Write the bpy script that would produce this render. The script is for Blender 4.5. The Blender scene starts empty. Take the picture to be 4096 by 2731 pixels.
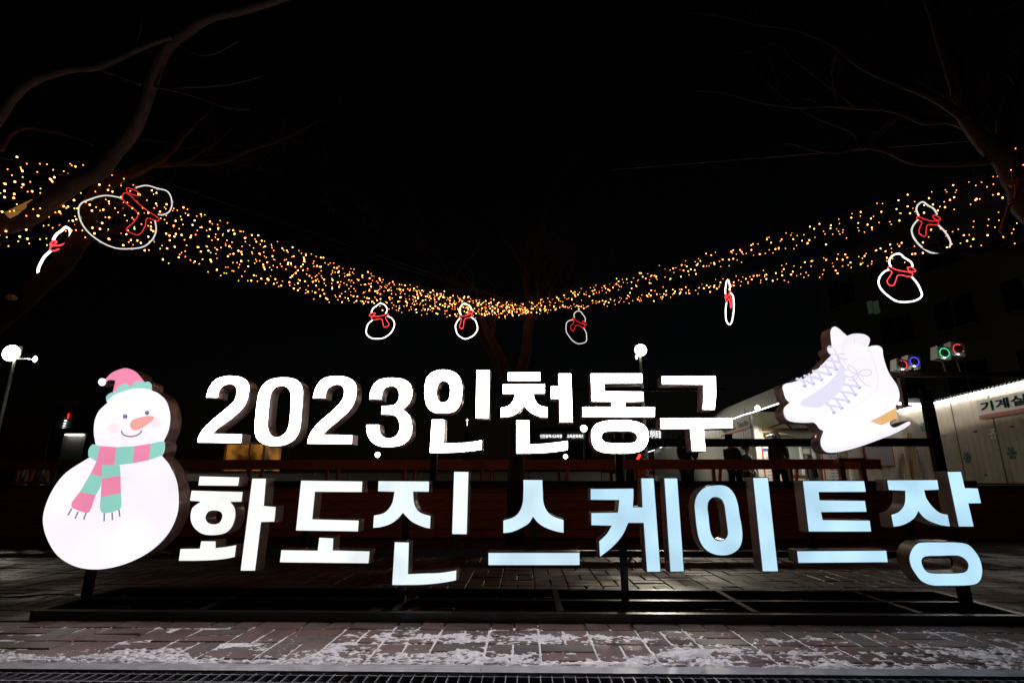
import bpy, bmesh, math, random
from mathutils import Vector, Matrix, noise
R = math.radians
random.seed(7)
C = bpy.context.scene.collection
SC = bpy.context.scene

# ------------------------------------------------------------------ camera
F = 2169.0
PITCH, YAW = R(14.6), R(1.3)
CAM = Vector((0, 0, 1.0))
cd = bpy.data.cameras.new('camera'); cam = bpy.data.objects.new('camera', cd); C.objects.link(cam)
cd.sensor_width = 36; cd.lens = F / 4096 * 36; cd.clip_start = 0.05; cd.clip_end = 3000
cam.location = CAM; cam.rotation_euler = (R(90) + PITCH, 0, YAW); SC.camera = cam
SC.render.resolution_x, SC.render.resolution_y = 1024, 682

# ------------------------------------------------------------------ world (night), exposure
w = bpy.data.worlds.new('World'); SC.world = w; w.use_nodes = True
nt = w.node_tree; bg = nt.nodes['Background']
sky = nt.nodes.new('ShaderNodeTexSky'); sky.sky_type = 'NISHITA'; sky.sun_disc = False
sky.sun_elevation = R(-4); sky.sun_rotation = R(20)
nt.links.new(sky.outputs[0], bg.inputs['Color']); bg.inputs['Strength'].default_value = 0.011
SC.view_settings.view_transform = 'Standard'; SC.view_settings.look = 'None'
SC.view_settings.exposure = 0; SC.view_settings.gamma = 1
SC.cycles.use_denoising = True
SC.cycles.sample_clamp_indirect = 4
SC.cycles.max_bounces = 6

# ------------------------------------------------------------------ picture geometry -> world points
_f = Vector((-math.sin(YAW), math.cos(YAW), 0)); _r = Vector((math.cos(YAW), math.sin(YAW), 0)); _z = Vector((0, 0, 1))
_A = _f * math.cos(PITCH) + _z * math.sin(PITCH); _U = -_f * math.sin(PITCH) + _z * math.cos(PITCH)
def ray(px, py): return _A + _r * ((px - 2048) / F) + _U * ((1365.5 - py) / F)
def P(px, py, Y): d = ray(px, py); return CAM + d * (Y / d.y)
def PZ(px, py, Z): d = ray(px, py); return CAM + d * ((Z - 1.0) / d.z)

# ------------------------------------------------------------------ materials
def mat(name, col, rough=.6, metal=0., var=0., vscale=8., bump=0., bscale=60., spec=.5, stretch=(1, 1, 1)):
    m = bpy.data.materials.new(name); m.use_nodes = True; t = m.node_tree; b = t.nodes['Principled BSDF']
    b.inputs['Base Color'].default_value = (*col, 1); b.inputs['Roughness'].default_value = rough
    b.inputs['Metallic'].default_value = metal; b.inputs['Specular IOR Level'].default_value = spec
    tc = t.nodes.new('ShaderNodeTexCoord'); mp = t.nodes.new('ShaderNodeMapping'); mp.inputs['Scale'].default_value = stretch
    t.links.new(tc.outputs['Object'], mp.inputs[0])
    if var:
        n = t.nodes.new('ShaderNodeTexNoise'); n.inputs['Scale'].default_value = vscale; n.inputs['Detail'].default_value = 6
        t.links.new(mp.outputs[0], n.inputs['Vector'])
        cr = t.nodes.new('ShaderNodeValToRGB'); cr.color_ramp.elements[0].position = .3; cr.color_ramp.elements[1].position = .7
        cr.color_ramp.elements[0].color = (*[c * (1 - var) for c in col], 1)
        cr.color_ramp.elements[1].color = (*[min(1, c * (1 + var)) for c in col], 1)
        t.links.new(n.outputs[0], cr.inputs[0]); t.links.new(cr.outputs[0], b.inputs['Base Color'])
    if bump:
        n2 = t.nodes.new('ShaderNodeTexNoise'); n2.inputs['Scale'].default_value = bscale; n2.inputs['Detail'].default_value = 4
        t.links.new(mp.outputs[0], n2.inputs['Vector'])
        bp = t.nodes.new('ShaderNodeBump'); bp.inputs['Strength'].default_value = bump; bp.inputs['Distance'].default_value = .01
        t.links.new(n2.outputs[0], bp.inputs['Height']); t.links.new(bp.outputs[0], b.inputs['Normal'])
    return m
def emat(name, col, s=1., base=(.02, .02, .02)):
    m = bpy.data.materials.new(name); m.use_nodes = True; b = m.node_tree.nodes['Principled BSDF']
    b.inputs['Base Color'].default_value = (*base, 1); b.inputs['Roughness'].default_value = .3
    b.inputs['Emission Color'].default_value = (*col, 1); b.inputs['Emission Strength'].default_value = s
    return m
M = dict(
    side=mat('painted_return', (.74, .60, .54), .24, .2, .12, 6, .12, 90),
    side_w=mat('scratched_return', (.68, .50, .44), .22, .25, .3, 14, .5, 40),
    trim=mat('dark_trim', (.035, .033, .045), .35, .2),
    frame=mat('black_gloss_steel', (.013, .013, .014), .28, .0, .2, 5, .15, 40),
    wood=mat('stained_deck_wood', (.62, .21, .095), .5, 0, .35, 3, .3, 30, stretch=(1, 1, 12)),
    wood2=mat('orange_post_wood', (.42, .13, .045), .5, 0, .3, 4, .3, 30, stretch=(8, 8, 1)),
    brick=None,
    ground=mat('mortar_sand', (.035, .028, .025), .9, 0, .3, 20),
    farground=mat('dark_asphalt', (.04, .04, .04), .8, 0, .3, 3, .3),
    snow=mat('trodden_snow', (.92, .90, .93), .65, 0, .12, 25, .5, 120),
    steel=mat('galvanised_steel', (.26, .265, .28), .5, .6, .25, 7, .15, 50),
    steeld=mat('dark_grating_steel', (.16, .165, .18), .38, .7, .3, 20, .2, 80),
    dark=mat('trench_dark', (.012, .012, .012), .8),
    bark=mat('plane_bark', (.042, .021, .011), .8, 0, .45, 10, .8, 30),
    wire=mat('black_wire', (.05, .035, .03), .4),
    tubew=mat('clear_tube', (.45, .45, .42), .3),
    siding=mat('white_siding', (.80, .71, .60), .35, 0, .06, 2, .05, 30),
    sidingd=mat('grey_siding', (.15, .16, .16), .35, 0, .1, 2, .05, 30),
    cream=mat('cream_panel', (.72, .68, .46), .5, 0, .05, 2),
    roof=mat('grey_roof_metal', (.07, .075, .075), .45, .3, .2, 3),
    red=mat('red_paint', (.45, .05, .04), .5),
    maroon=mat('maroon_timber', (.035, .010, .007), .8),
    white=mat('white_board', (.75, .73, .70), .5),
    grey=mat('grey_board', (.45, .43, .42), .5),
    ink=mat('dark_teal_ink', (.006, .035, .045), .9, spec=.1),
    blue=mat('blue_ink', (.05, .12, .35), .5),
    teal=mat('teal_sticker', (.008, .36, .30), .8, spec=.2),
    silver=mat('silver_sticker', (.9, .9, .9), .15, 1.0, .1, 40, .6, 150),
    yellow=mat('yellow_sticker', (.8, .6, .02), .5),
    glass=mat('frosted_window', (.25, .30, .29), .15, 0),
    panel=mat('rink_panel', (.50, .50, .47), .4, 0, .12, 1.5),
    block=mat('tower_concrete', (.20, .20, .19), .8, 0, .15, .4),
    blockwin=mat('dark_window', (.01, .012, .012), .15),
    leaf=mat('dry_leaf', (.28, .15, .07), .8),
    skin=mat('skin', (.50, .30, .22), .5),
    hair=mat('black_hair', (.012, .010, .010), .6),
    black=mat('black_cloth', (.014, .014, .016), .75, 0, .3, 20),
    olive=mat('olive_padded_coat', (.045, .042, .032), .45, 0, .3, 14, .6, 20),
    navy=mat('blue_jacket', (.03, .075, .14), .6, 0, .3, 14, .3, 20),
    vest=mat('orange_vest', (.55, .20, .03), .6),
    lime=mat('lime_stripe', (.4, .8, .1), .5),
    box=mat('speaker_cabinet', (.22, .22, .21), .4),
    cone=mat('speaker_cone', (.02, .015, .015), .5),
    toolw=mat('tool_handle_wood', (.26, .15, .06), .6),
    toolg=mat('green_plastic', (.03, .35, .22), .5),
    shade=mat('heater_shade', (.6, .58, .45), .4, .3),
)
# brick: colour from a per-brick attribute
def brick_mat():
    m = mat('paver_brick', (.16, .10, .085), .62, 0, .0, 1, .45, 120)
    t = m.node_tree; b = t.nodes['Principled BSDF']
    a = t.nodes.new('ShaderNodeAttribute'); a.attribute_name = 'tone'
    n = t.nodes.new('ShaderNodeTexNoise'); n.inputs['Scale'].default_value = 45; n.inputs['Detail'].default_value = 7
    tc = t.nodes.new('ShaderNodeTexCoord'); t.links.new(tc.outputs['Object'], n.inputs['Vector'])
    mr = t.nodes.new('ShaderNodeMapRange'); mr.inputs[1].default_value = .3; mr.inputs[2].default_value = .7
    mr.inputs[3].default_value = .55; mr.inputs[4].default_value = 1.35
    t.links.new(n.outputs[0], mr.inputs[0])
    mx = t.nodes.new('ShaderNodeMix'); mx.data_type = 'RGBA'; mx.blend_type = 'MULTIPLY'; mx.inputs[0].default_value = 1
    t.links.new(a.outputs['Color'], mx.inputs[6]); t.links.new(mr.outputs[0], mx.inputs[7])
    t.links.new(mx.outputs[2], b.inputs['Base Color'])
    n3 = t.nodes.new('ShaderNodeTexNoise'); n3.inputs['Scale'].default_value = 1.3; t.links.new(tc.outputs['Object'], n3.inputs['Vector'])
    mr3 = t.nodes.new('ShaderNodeMapRange'); mr3.inputs[1].default_value = .42; mr3.inputs[2].default_value = .62
    mr3.inputs[3].default_value = .38; mr3.inputs[4].default_value = .75
    t.links.new(n3.outputs[0], mr3.inputs[0]); t.links.new(mr3.outputs[0], b.inputs['Roughness'])
    return m
M['brick'] = brick_mat()

# ------------------------------------------------------------------ object helpers
def wpos(o):
    v = Vector((0, 0, 0))
    while o is not None: v += o.location; o = o.parent
    return v
def tag(o, label=None, cat=None, group=None, kind=None):
    if label: o['label'] = label
    if cat: o['category'] = cat
    if group: o['group'] = group
    if kind: o['kind'] = kind
    return o
def thing(name, loc, label, cat, group=None):
    o = bpy.data.objects.new(name, None); C.objects.link(o); o.location = loc; o.empty_display_size = .1
    return tag(o, label, cat, group)
class MB:
    """collects geometry in world coordinates"""
    def __init__(s): s.v = []; s.f = []; s.m = []
    def add(s, vs, fs, mi=0):
        n = len(s.v); s.v += [tuple(v) for v in vs]; s.f += [tuple(i + n for i in f) for f in fs]; s.m += [mi] * len(fs); return s
    def box(s, x0, x1, y0, y1, z0, z1, mi=0):
        vs = [(x0, y0, z0), (x1, y0, z0), (x1, y1, z0), (x0, y1, z0), (x0, y0, z1), (x1, y0, z1), (x1, y1, z1), (x0, y1, z1)]
        return s.add(vs, [(0, 3, 2, 1), (4, 5, 6, 7), (0, 1, 5, 4), (1, 2, 6, 5), (2, 3, 7, 6), (3, 0, 4, 7)], mi)
    def obox(s, c, ax, ay, az, mi=0):
        c, ax, ay, az = map(Vector, (c, ax, ay, az))
        vs = [c - ax - ay - az, c + ax - ay - az, c + ax + ay - az, c - ax + ay - az, c - ax - ay + az, c + ax - ay + az, c + ax + ay + az, c - ax + ay + az]
        return s.add(vs, [(0, 3, 2, 1), (4, 5, 6, 7), (0, 1, 5, 4), (1, 2, 6, 5), (2, 3, 7, 6), (3, 0, 4, 7)], mi)
    def bar(s, a, b, w, h=None, mi=0):
        a, b = Vector(a), Vector(b); d = (b - a); L = d.length; d.normalize(); h = h or w
        up = Vector((0, 0, 1)) if abs(d.z) < .9 else Vector((0, 1, 0))
        r = d.cross(up).normalized(); u = r.cross(d)
        return s.obox((a + b) / 2, r * w / 2, d * L / 2, u * h / 2, mi)
    def tube(s, pts, rad, n=8, mi=0, closed=False, cap=True):
        pts = [Vector(p) for p in pts]; k = len(pts)
        rads = rad if isinstance(rad, (list, tuple)) else [rad] * k
        prev = None; vs = []
        for i, p in enumerate(pts):
            if closed: d = pts[(i + 1) % k] - pts[i - 1]
            else: d = pts[min(i + 1, k - 1)] - pts[max(i - 1, 0)]
            d.normalize() if d.length else None
            if prev is None:
                a = Vector((0, 0, 1)) if abs(d.z) < .9 else Vector((1, 0, 0)); u = d.cross(a).normalized()
            else:
                u = (prev - d * prev.dot(d)); u = u.normalized() if u.length > 1e-6 else d.orthogonal().normalized()
            prev = u; q = d.cross(u)
            for j in range(n):
                t = 2 * math.pi * j / n; vs.append(p + (u * math.cos(t) + q * math.sin(t)) * rads[i])
        fs = []
        for i in range(k if closed else k - 1):
            for j in range(n):
                a, b = i * n + j, i * n + (j + 1) % n; i2 = (i + 1) % k
                fs.append((a, b, i2 * n + (j + 1) % n, i2 * n + j))
        if cap and not closed: fs += [tuple(range(n - 1, -1, -1)), tuple((k - 1) * n + j for j in range(n))]
        return s.add(vs, fs, mi)
    def ball(s, c, r, n=8, m=5, mi=0, sq=(1, 1, 1)):
        c = Vector(c); vs = [c + Vector((0, 0, r * sq[2]))]
        for i in range(1, m):
            a = math.pi * i / m
            for j in range(n):
                t = 2 * math.pi * j / n
                vs.append(c + Vector((r * sq[0] * math.sin(a) * math.cos(t), r * sq[1] * math.sin(a) * math.sin(t), r * sq[2] * math.cos(a))))
        vs.append(c - Vector((0, 0, r * sq[2]))); fs = [(0, 1 + j, 1 + (j + 1) % n) for j in range(n)]
        for i in range(m - 2):
            for j in range(n):
                a, b = 1 + i * n + j, 1 + i * n + (j + 1) % n; fs.append((a, a + n, b + n, b))
        L = len(vs) - 1; o = 1 + (m - 2) * n; fs += [(L, o + (j + 1) % n, o + j) for j in range(n)]
        return s.add(vs, fs, mi)
    def build(s, name, mats, parent=None, smooth=False, origin=None):
        me = bpy.data.meshes.new(name)
        off = wpos(parent) if parent else Vector(origin or (0, 0, 0))
        me.from_pydata([(v[0] - off.x, v[1] - off.y, v[2] - off.z) for v in s.v], [], s.f)
        for m_ in (mats if isinstance(mats, (list, tuple)) else [mats]): me.materials.append(m_)
        me.polygons.foreach_set('material_index', s.m)
        if smooth: me.polygons.foreach_set('use_smooth', [True] * len(me.polygons))
        me.update()
        o = bpy.data.objects.new(name, me); C.objects.link(o)
        if parent: o.parent = parent
        else: o.location = off
        return o

# ------------------------------------------------------------------ outlines
def parse(txt, allsmooth=False):
    out = []
    for tkn in txt.split():
        sm = tkn.endswith('s'); x, y = tkn.rstrip('s').split(','); out.append((float(x), float(y), sm or allsmooth))
    return out
def curve_pts(pts, n=5, closed=True):
    k = len(pts); out = []
    def tan(i, fwd):
        x, y, s_ = pts[i]
        if s_ and (closed or 0 < i < k - 1):
            a, b = pts[(i - 1) % k], pts[(i + 1) % k]
            la = math.hypot(x - a[0], y - a[1]); lb = math.hypot(b[0] - x, b[1] - y); dx, dy = (b[0] - a[0]), (b[1] - a[1]); L = math.hypot(dx, dy) or 1
            m_ = (lb if fwd else la); return dx / L * m_, dy / L * m_
        j = (i + 1) % k if fwd else (i - 1) % k
        return ((pts[j][0] - x), (pts[j][1] - y)) if fwd else ((x - pts[j][0]), (y - pts[j][1]))
    for i in range(k if closed else k - 1):
        a, b = pts[i], pts[(i + 1) % k]
        if not a[2] and not b[2]: out.append((a[0], a[1])); continue
        ta, tb = tan(i, True), tan((i + 1) % k, False)
        for q in range(n):
            t = q / n; h1 = 2*t**3 - 3*t**2 + 1; h2 = t**3 - 2*t**2 + t; h3 = -2*t**3 + 3*t**2; h4 = t**3 - t**2
            out.append((h1*a[0] + h2*ta[0] + h3*b[0] + h4*tb[0], h1*a[1] + h2*ta[1] + h3*b[1] + h4*tb[1]))
    if not closed: out.append(pts[-1][:2])
    return out
ZM = {1: (0, 1400, .8488), 2: (700, 1400, .4677), 3: (1600, 1400, .574), 4: (700, 1850, .5102), 5: (1850, 1850, .5527), 6: (3050, 1850, .4447), 7: (2950, 1250, .4872), 8: (3100, 1350, .12755)}
YF = 4.72; DEP = .15
def to_xz(loop, z, Y=YF):
    ox, oy, s_ = ZM[z]; r_ = []
    for x, y in loop:
        p = P(ox + x * s_, oy + y * s_, Y); r_.append((p.x, p.z))
    return r_
def fill_mesh(loops, y_front, thick, inset=0.0):
    """flat shape in the XZ plane with holes, front at y_front, extruded back by thick; returns verts, faces"""
    cu = bpy.data.curves.new('tmp', 'CURVE'); cu.dimensions = '2D'; cu.fill_mode = 'BOTH'; cu.extrude = thick / 2; cu.offset = -inset
    for lp in loops:
        sp = cu.splines.new('POLY'); sp.points.add(len(lp) - 1)
        for i, (x, z) in enumerate(lp): sp.points[i].co = (x, z, 0, 1)
        sp.use_cyclic_u = True
    ob = bpy.data.objects.new('tmp', cu); C.objects.link(ob)
    dg = bpy.context.evaluated_depsgraph_get(); me = bpy.data.meshes.new_from_object(ob.evaluated_get(dg))
    vs = [(v.co.x, y_front + thick / 2 - v.co.z, v.co.y) for v in me.vertices]; fs = [tuple(p.vertices) for p in me.polygons]
    nz = [p.normal.z for p in me.polygons]
    bpy.data.objects.remove(ob); bpy.data.curves.remove(cu); bpy.data.meshes.remove(me)
    return vs, fs, nz
def area(lp): return sum(lp[i][0] * lp[(i + 1) % len(lp)][1] - lp[(i + 1) % len(lp)][0] * lp[i][1] for i in range(len(lp))) / 2
def orient(loops):
    # outer counter-clockwise, holes (marked by nesting order) clockwise
    out = []
    for lp, hole in loops:
        a = area(lp)
        if (a > 0) == hole: lp = lp[::-1]
        out.append(lp)
    return out
def case(name, parent, loops, yf=YF, depth=DEP, side='side', label=None, inset=.007, face=None, faceproud=.004, fname='face'):
    lo = orient(loops)
    vs, fs, nz = fill_mesh(lo, yf, depth)
    mb = MB()
    mb.v = vs; mb.f = fs; mb.m = [1 if abs(n_) > .5 else 0 for n_ in nz]
    o = mb.build(name, [M[side], M['trim']], parent)
    if label: o['label'] = label
    if face is not None:
        vs, fs, nz = fill_mesh(lo, yf - faceproud, faceproud + .001, inset)
        fb = MB(); fb.v = vs; fb.f = fs; fb.m = [0] * len(fs)
        fb.build(fname, face, o)
    return o
def flat(name, parent, loops, y, mats, thick=.0015, mi=None):
    mb = MB()
    for k, lp in enumerate(loops):
        vs, fs, nz = fill_mesh(orient([(lp, False)]), y, thick)
        mb.add(vs, fs, mi[k] if mi else 0)
    return mb.build(name, mats, parent)
def stroke(pts, wd):
    """ribbon polygon round a polyline (2D)"""
    L = []; Rr = []
    k = len(pts)
    for i in range(k):
        a = pts[max(i - 1, 0)]; b = pts[min(i + 1, k - 1)]; dx, dy = b[0] - a[0], b[1] - a[1]; l = math.hypot(dx, dy) or 1
        nx, ny = -dy / l * wd / 2, dx / l * wd / 2
        L.append((pts[i][0] + nx, pts[i][1] + ny)); Rr.append((pts[i][0] - nx, pts[i][1] - ny))
    return L + Rr[::-1]
def circ(x, y, rx, ry=None, n=20):
    ry = ry or rx; return [(x + rx * math.cos(2*math.pi*i/n), y + ry * math.sin(2*math.pi*i/n)) for i in range(n)]

# ================================================================== GROUND
TR0, TR1 = 2.85, 3.31      # drain trench
g = MB(); B = 400
g.add([(-B, -B, -.013), (B, -B, -.013), (B, TR0, -.013), (-B, TR0, -.013)], [(0, 1, 2, 3)])
g.add([(-B, TR1, -.013), (B, TR1, -.013), (B, 10.6, -.013), (-B, 10.6, -.013)], [(0, 1, 2, 3)])
g.add([(-B, 10.6, -.013), (B, 10.6, -.013), (B, B * 4, -.013), (-B, B * 4, -.013)], [(0, 1, 2, 3)], 1)
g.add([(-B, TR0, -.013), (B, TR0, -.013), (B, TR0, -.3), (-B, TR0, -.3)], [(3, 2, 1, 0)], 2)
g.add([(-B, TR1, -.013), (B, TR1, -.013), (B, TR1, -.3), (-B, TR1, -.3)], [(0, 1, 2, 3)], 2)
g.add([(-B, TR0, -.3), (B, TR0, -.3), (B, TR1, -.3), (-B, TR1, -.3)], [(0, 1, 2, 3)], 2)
tag(g.build('ground', [M['ground'], M['farground'], M['dark']]), kind='structure')
# pavers: basket weave of 0.4 x 0.2 m
def pave(y_from, y_to, name):
    pv = MB(); tones = []
    cs = .34; gap = .0065; rr = random.Random(3)
    def one(x0, x1, y0, y1):
        if y1 > y_to or y0 < y_from - .001:
            y0 = max(y0, y_from); y1 = min(y1, y_to)
            if y1 - y0 < .04: return
        z = rr.uniform(-.002, .0015); tx = rr.uniform(-.002, .002); ty = rr.uniform(-.002, .002); bv = .006
        x0 += gap; x1 -= gap; y0 += gap; y1 -= gap
        if rr.random() < .06: z -= .005
        jig = lambda: rr.uniform(-.0018, .0018)
        top = [(x0 + bv + jig(), y0 + bv + jig(), z - tx - ty), (x1 - bv + jig(), y0 + bv + jig(), z + tx - ty), (x1 - bv + jig(), y1 - bv + jig(), z + tx + ty), (x0 + bv + jig(), y1 - bv + jig(), z - tx + ty)]
        bot = [(x0, y0, z - .006), (x1, y0, z - .006), (x1, y1, z - .006), (x0, y1, z - .006)]
        b2 = [(a[0], a[1], -.02) for a in bot]
        pv.add(top + bot + b2, [(0, 1, 2, 3), (4, 5, 1, 0), (5, 6, 2, 1), (6, 7, 3, 2), (7, 4, 0, 3), (8, 9, 5, 4), (9, 10, 6, 5), (10, 11, 7, 6), (11, 8, 4, 7)])
        k = rr.uniform(.45, .8)
        base = rr.choice([(.21, .105, .082), (.19, .10, .08), (.165, .105, .085), (.23, .105, .08), (.15, .10, .085)])
        tones.extend([tuple(c_ * k for c_ in base)] * 12)
    nx = 42; j0 = int(math.floor(y_from / cs)) - 1
    for i in range(-nx, nx):
        for j in range(j0, int(y_to / cs) + 1):
            X, Y = i * cs + .09, j * cs + .12
            if (i + j) % 2: one(X, X + cs/2, Y, Y + cs); one(X + cs/2, X + cs, Y, Y + cs)
            else: one(X, X + cs, Y, Y + cs/2); one(X, X + cs, Y + cs/2, Y + cs)
    o = pv.build(name, M['brick'])
    at = o.data.color_attributes.new('tone', 'FLOAT_COLOR', 'POINT')
    flatc = []
    for t_ in tones: flatc += [t_[0], t_[1], t_[2], 1]
    at.data.foreach_set('color', flatc)
    tag(o, kind='structure')
pave(3.435, 10.45, 'paving')
pave(-2.0, 2.73, 'paving')

# snow: a real height field that drops into the joints and breaks up over the bricks
def snow():
    x0, x1, y0, y1, st = -4.6, 5.4, 3.40, 4.42, .0066
    nx, ny = int((x1 - x0) / st), int((y1 - y0) / st); vs = []; keep = {}
    for j in range(ny + 1):
        for i in range(nx + 1):
            x, y = x0 + i * st, y0 + j * st
            n1 = noise.fractal(Vector((x * 1.5, y * 3.6, 3.1)), 1.0, 2.0, 3)
            n2 = noise.fractal(Vector((x * 9, y * 17, 7.7)), 1.0, 2.0, 4)
            n3 = noise.noise(Vector((x * 70, y * 90, 1.7))); n4 = noise.fractal(Vector((x * 28, y * 40, 2.2)), 1.0, 2.0, 3)
            edge = 1.0 - (y - 3.43) / .30                     # thick along the drain
            band = .55 * math.exp(-((y - 4.02) / .13) ** 2) * math.exp(-((x - .35) / .75) ** 2) + .5 * math.exp(-((y - 3.93) / .12) ** 2) * math.exp(-((x + .55) / .35) ** 2)
            band += .35 * math.exp(-((y - 3.68) / .12) ** 2) * math.exp(-((x - 3.0) / .9) ** 2) + .35 * math.exp(-((y - 3.62) / .1) ** 2) * math.exp(-((x + .3) / .5) ** 2)
            far = max(0, (y - 4.12) / .2)
            left = max(0, (-x - 1.1) / 2.2) * max(0, (y - 3.6)) * 2.2
            t = .0105 * (.80 * max(edge, -.25) + 1.0 * n1 + .85 * n2 + 1.0 * n4 + band * 1.5 - .66 - far * .9 - left) + .0011 * n3
            if 3.44 < y < 4.3 - .25 * abs(n2): t = max(t, -.0062 + .0065 * n1 + .004 * n2)     # joints hold snow
            if y < 3.435: t = min(t + .004, .012) + .004 - (3.435 - y) * .3
            if y < 3.425: t -= .006 * max(0, n2 + .55)
            t = min(t, .013 + .004 * n2)
            vs.append((x, y, t)); keep[(i, j)] = t > -.0125
    W = nx + 1; fs = []
    for j in range(ny):
        for i in range(nx):
            if keep[(i, j)] or keep[(i + 1, j)] or keep[(i, j + 1)] or keep[(i + 1, j + 1)]: fs.append((j*W+i, j*W+i+1, (j+1)*W+i+1, (j+1)*W+i))
    mb = MB(); mb.v = vs; mb.f = fs; mb.m = [0] * len(fs)
    o = mb.build('snow', M['snow'], smooth=True); bm = bmesh.new(); bm.from_mesh(o.data)
    bmesh.ops.delete(bm, geom=[v for v in bm.verts if not v.link_faces], context='VERTS'); bm.to_mesh(o.data); bm.free()
    tag(o, 'thin trodden snow lying in the brick joints along the drain', 'snow', kind='stuff')
snow()

# drain: angle border and grating
d = thing('drain_grating', (0, 3.1, 0), 'galvanised steel drain grating with flat edge strip along the foreground', 'drain grating')
b_ = MB()
for k, (xa, xb) in enumerate([(-9, -3.1), (-3.097, 1.85 - 2.1), (-.247, 2.7), (2.703, 9)]):
    b_.box(xa, xb, 3.305, 3.428, -.012, .0035)
    b_.box(xa, xb, 3.305, 3.309, -.035, -.012)
b_.build('edge_strip', M['steel'], d)
b_ = MB()
x = -6
while x < 6.5: b_.box(x, x + .005, 2.86, 3.3, -.045, -.006); x += .062
for y in (2.90, 3.03, 3.155, 3.27): b_.box(-6, 6.5, y, y + .008, -.014, -.0075)
b_.box(-6, 6.5, 3.296, 3.3035, -.045, -.005)
b_.build('grating_bars', M['steeld'], d)

# ================================================================== ILLUMINATED SIGN
S = thing('illuminated_sign', (0, 4.9, 0), 'large illuminated sign of glowing letters, snowman and ice skates on a black steel frame', 'illuminated sign')
b_ = MB()
xl = P(118, 2463, 4.40).x; xr = P(3735, 2348, 5.38).x
b_.box(xl, xr, 4.40, 4.46, .002, .064); b_.box(xl + .04, xr - .04, 5.32, 5.38, .004, .064)
b_.box(xl + .064, xr - .064, 4.87, 4.93, .004, .062)
for xx in (xl, xr - .06): b_.box(xx, xx + .06, 4.462, 5.318, .004, .066)
for (xa, ya) in ((914, 2395), (1611, 2410), (2233, 2413), (2947, 2408), (3506, 2396)):
    xx = PZ(xa, ya, .06).x; b_.box(xx - .025, xx + .025, 4.462, 5.318, .006, .068)
b_.build('base_frame', M['frame'], S)
def XP(px, py, Y=4.9): return P(px, py, Y).x
def ZP(py, px=2300, Y=4.9): return P(px, py, Y).z
zL = ZP(2213); zM = ZP(1932); zU = ZP(1771)
posts = [(352, 2350, .063, ZP(1850), .032), (1735, 1860, zM, ZP(1700), .028), (1622, 2110, .063, zM - .02, .026), (1221, 2140, zL, ZP(1950), .024), (1829, 2180, zL, zM - .02, .026),
         (2132, 2150, zL, zM, .026), (2475, 1850, .063, ZP(1640), .028), (3245, 2150, zL, zM, .030), (3640, 2150, zL, zM, .030), (3755, 1850, .063, ZP(1560, 3690), .042)]
for (px, py, z0, zt, wdt) in posts:
    xx = XP(px, py); b_ = MB(); b_.box(xx - wdt, xx + wdt, 4.875, 4.925, z0, zt); b_.build('post', M['frame'], S)
b_ = MB(); b_.box(XP(690, 2213), XP(3900, 2213), 4.878, 4.922, zL - .026, zL + .026); b_.build('crossbar', M['frame'], S)
b_ = MB(); b_.box(XP(700, 1932), XP(3900, 1932), 4.878, 4.922, zM - .02, zM + .02); b_.build('crossbar', M['frame'], S)
b_ = MB(); b_.box(XP(2440, 1771), XP(3745, 1771), 4.878, 4.922, zU - .034, zU + .034); b_.build('crossbar', M['frame'], S)
b_ = MB(); zz = ZP(1560); b_.box(XP(800, 1560), XP(2900, 1560), 4.878, 4.922, zz - .012, zz + .012); b_.build('crossbar', M['frame'], S)

TOPF = emat('top_row_face', (1.0, .90, .97), 20.0)
def uneven(m, lo, hi, sc=2.2):      # LED hot spots behind the acrylic
    t_ = m.node_tree; n = t_.nodes.new('ShaderNodeTexNoise'); n.inputs['Scale'].default_value = sc; n.inputs['Detail'].default_value = 1
    tc = t_.nodes.new('ShaderNodeTexCoord'); mr = t_.nodes.new('ShaderNodeMapRange'); mr.inputs[1].default_value = .3; mr.inputs[2].default_value = .7; mr.inputs[3].default_value = lo; mr.inputs[4].default_value = hi
    t_.links.new(tc.outputs['Object'], n.inputs['Vector']); t_.links.new(n.outputs[0], mr.inputs[0]); t_.links.new(mr.outputs[0], t_.nodes['Principled BSDF'].inputs['Emission Strength']); return m
def low(t):   # colour of one lower-row letter, white to pale blue
    a, b2 = (1.02, 1.04, 1.0), (.50, .80, 1.0)
    c = [a[i] + (b2[i] - a[i]) * t for i in range(3)]
    return uneven(emat('lower_row_face', c, 1.0), .90 - .03 * t, 1.16 - .03 * t, 3.2)
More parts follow.
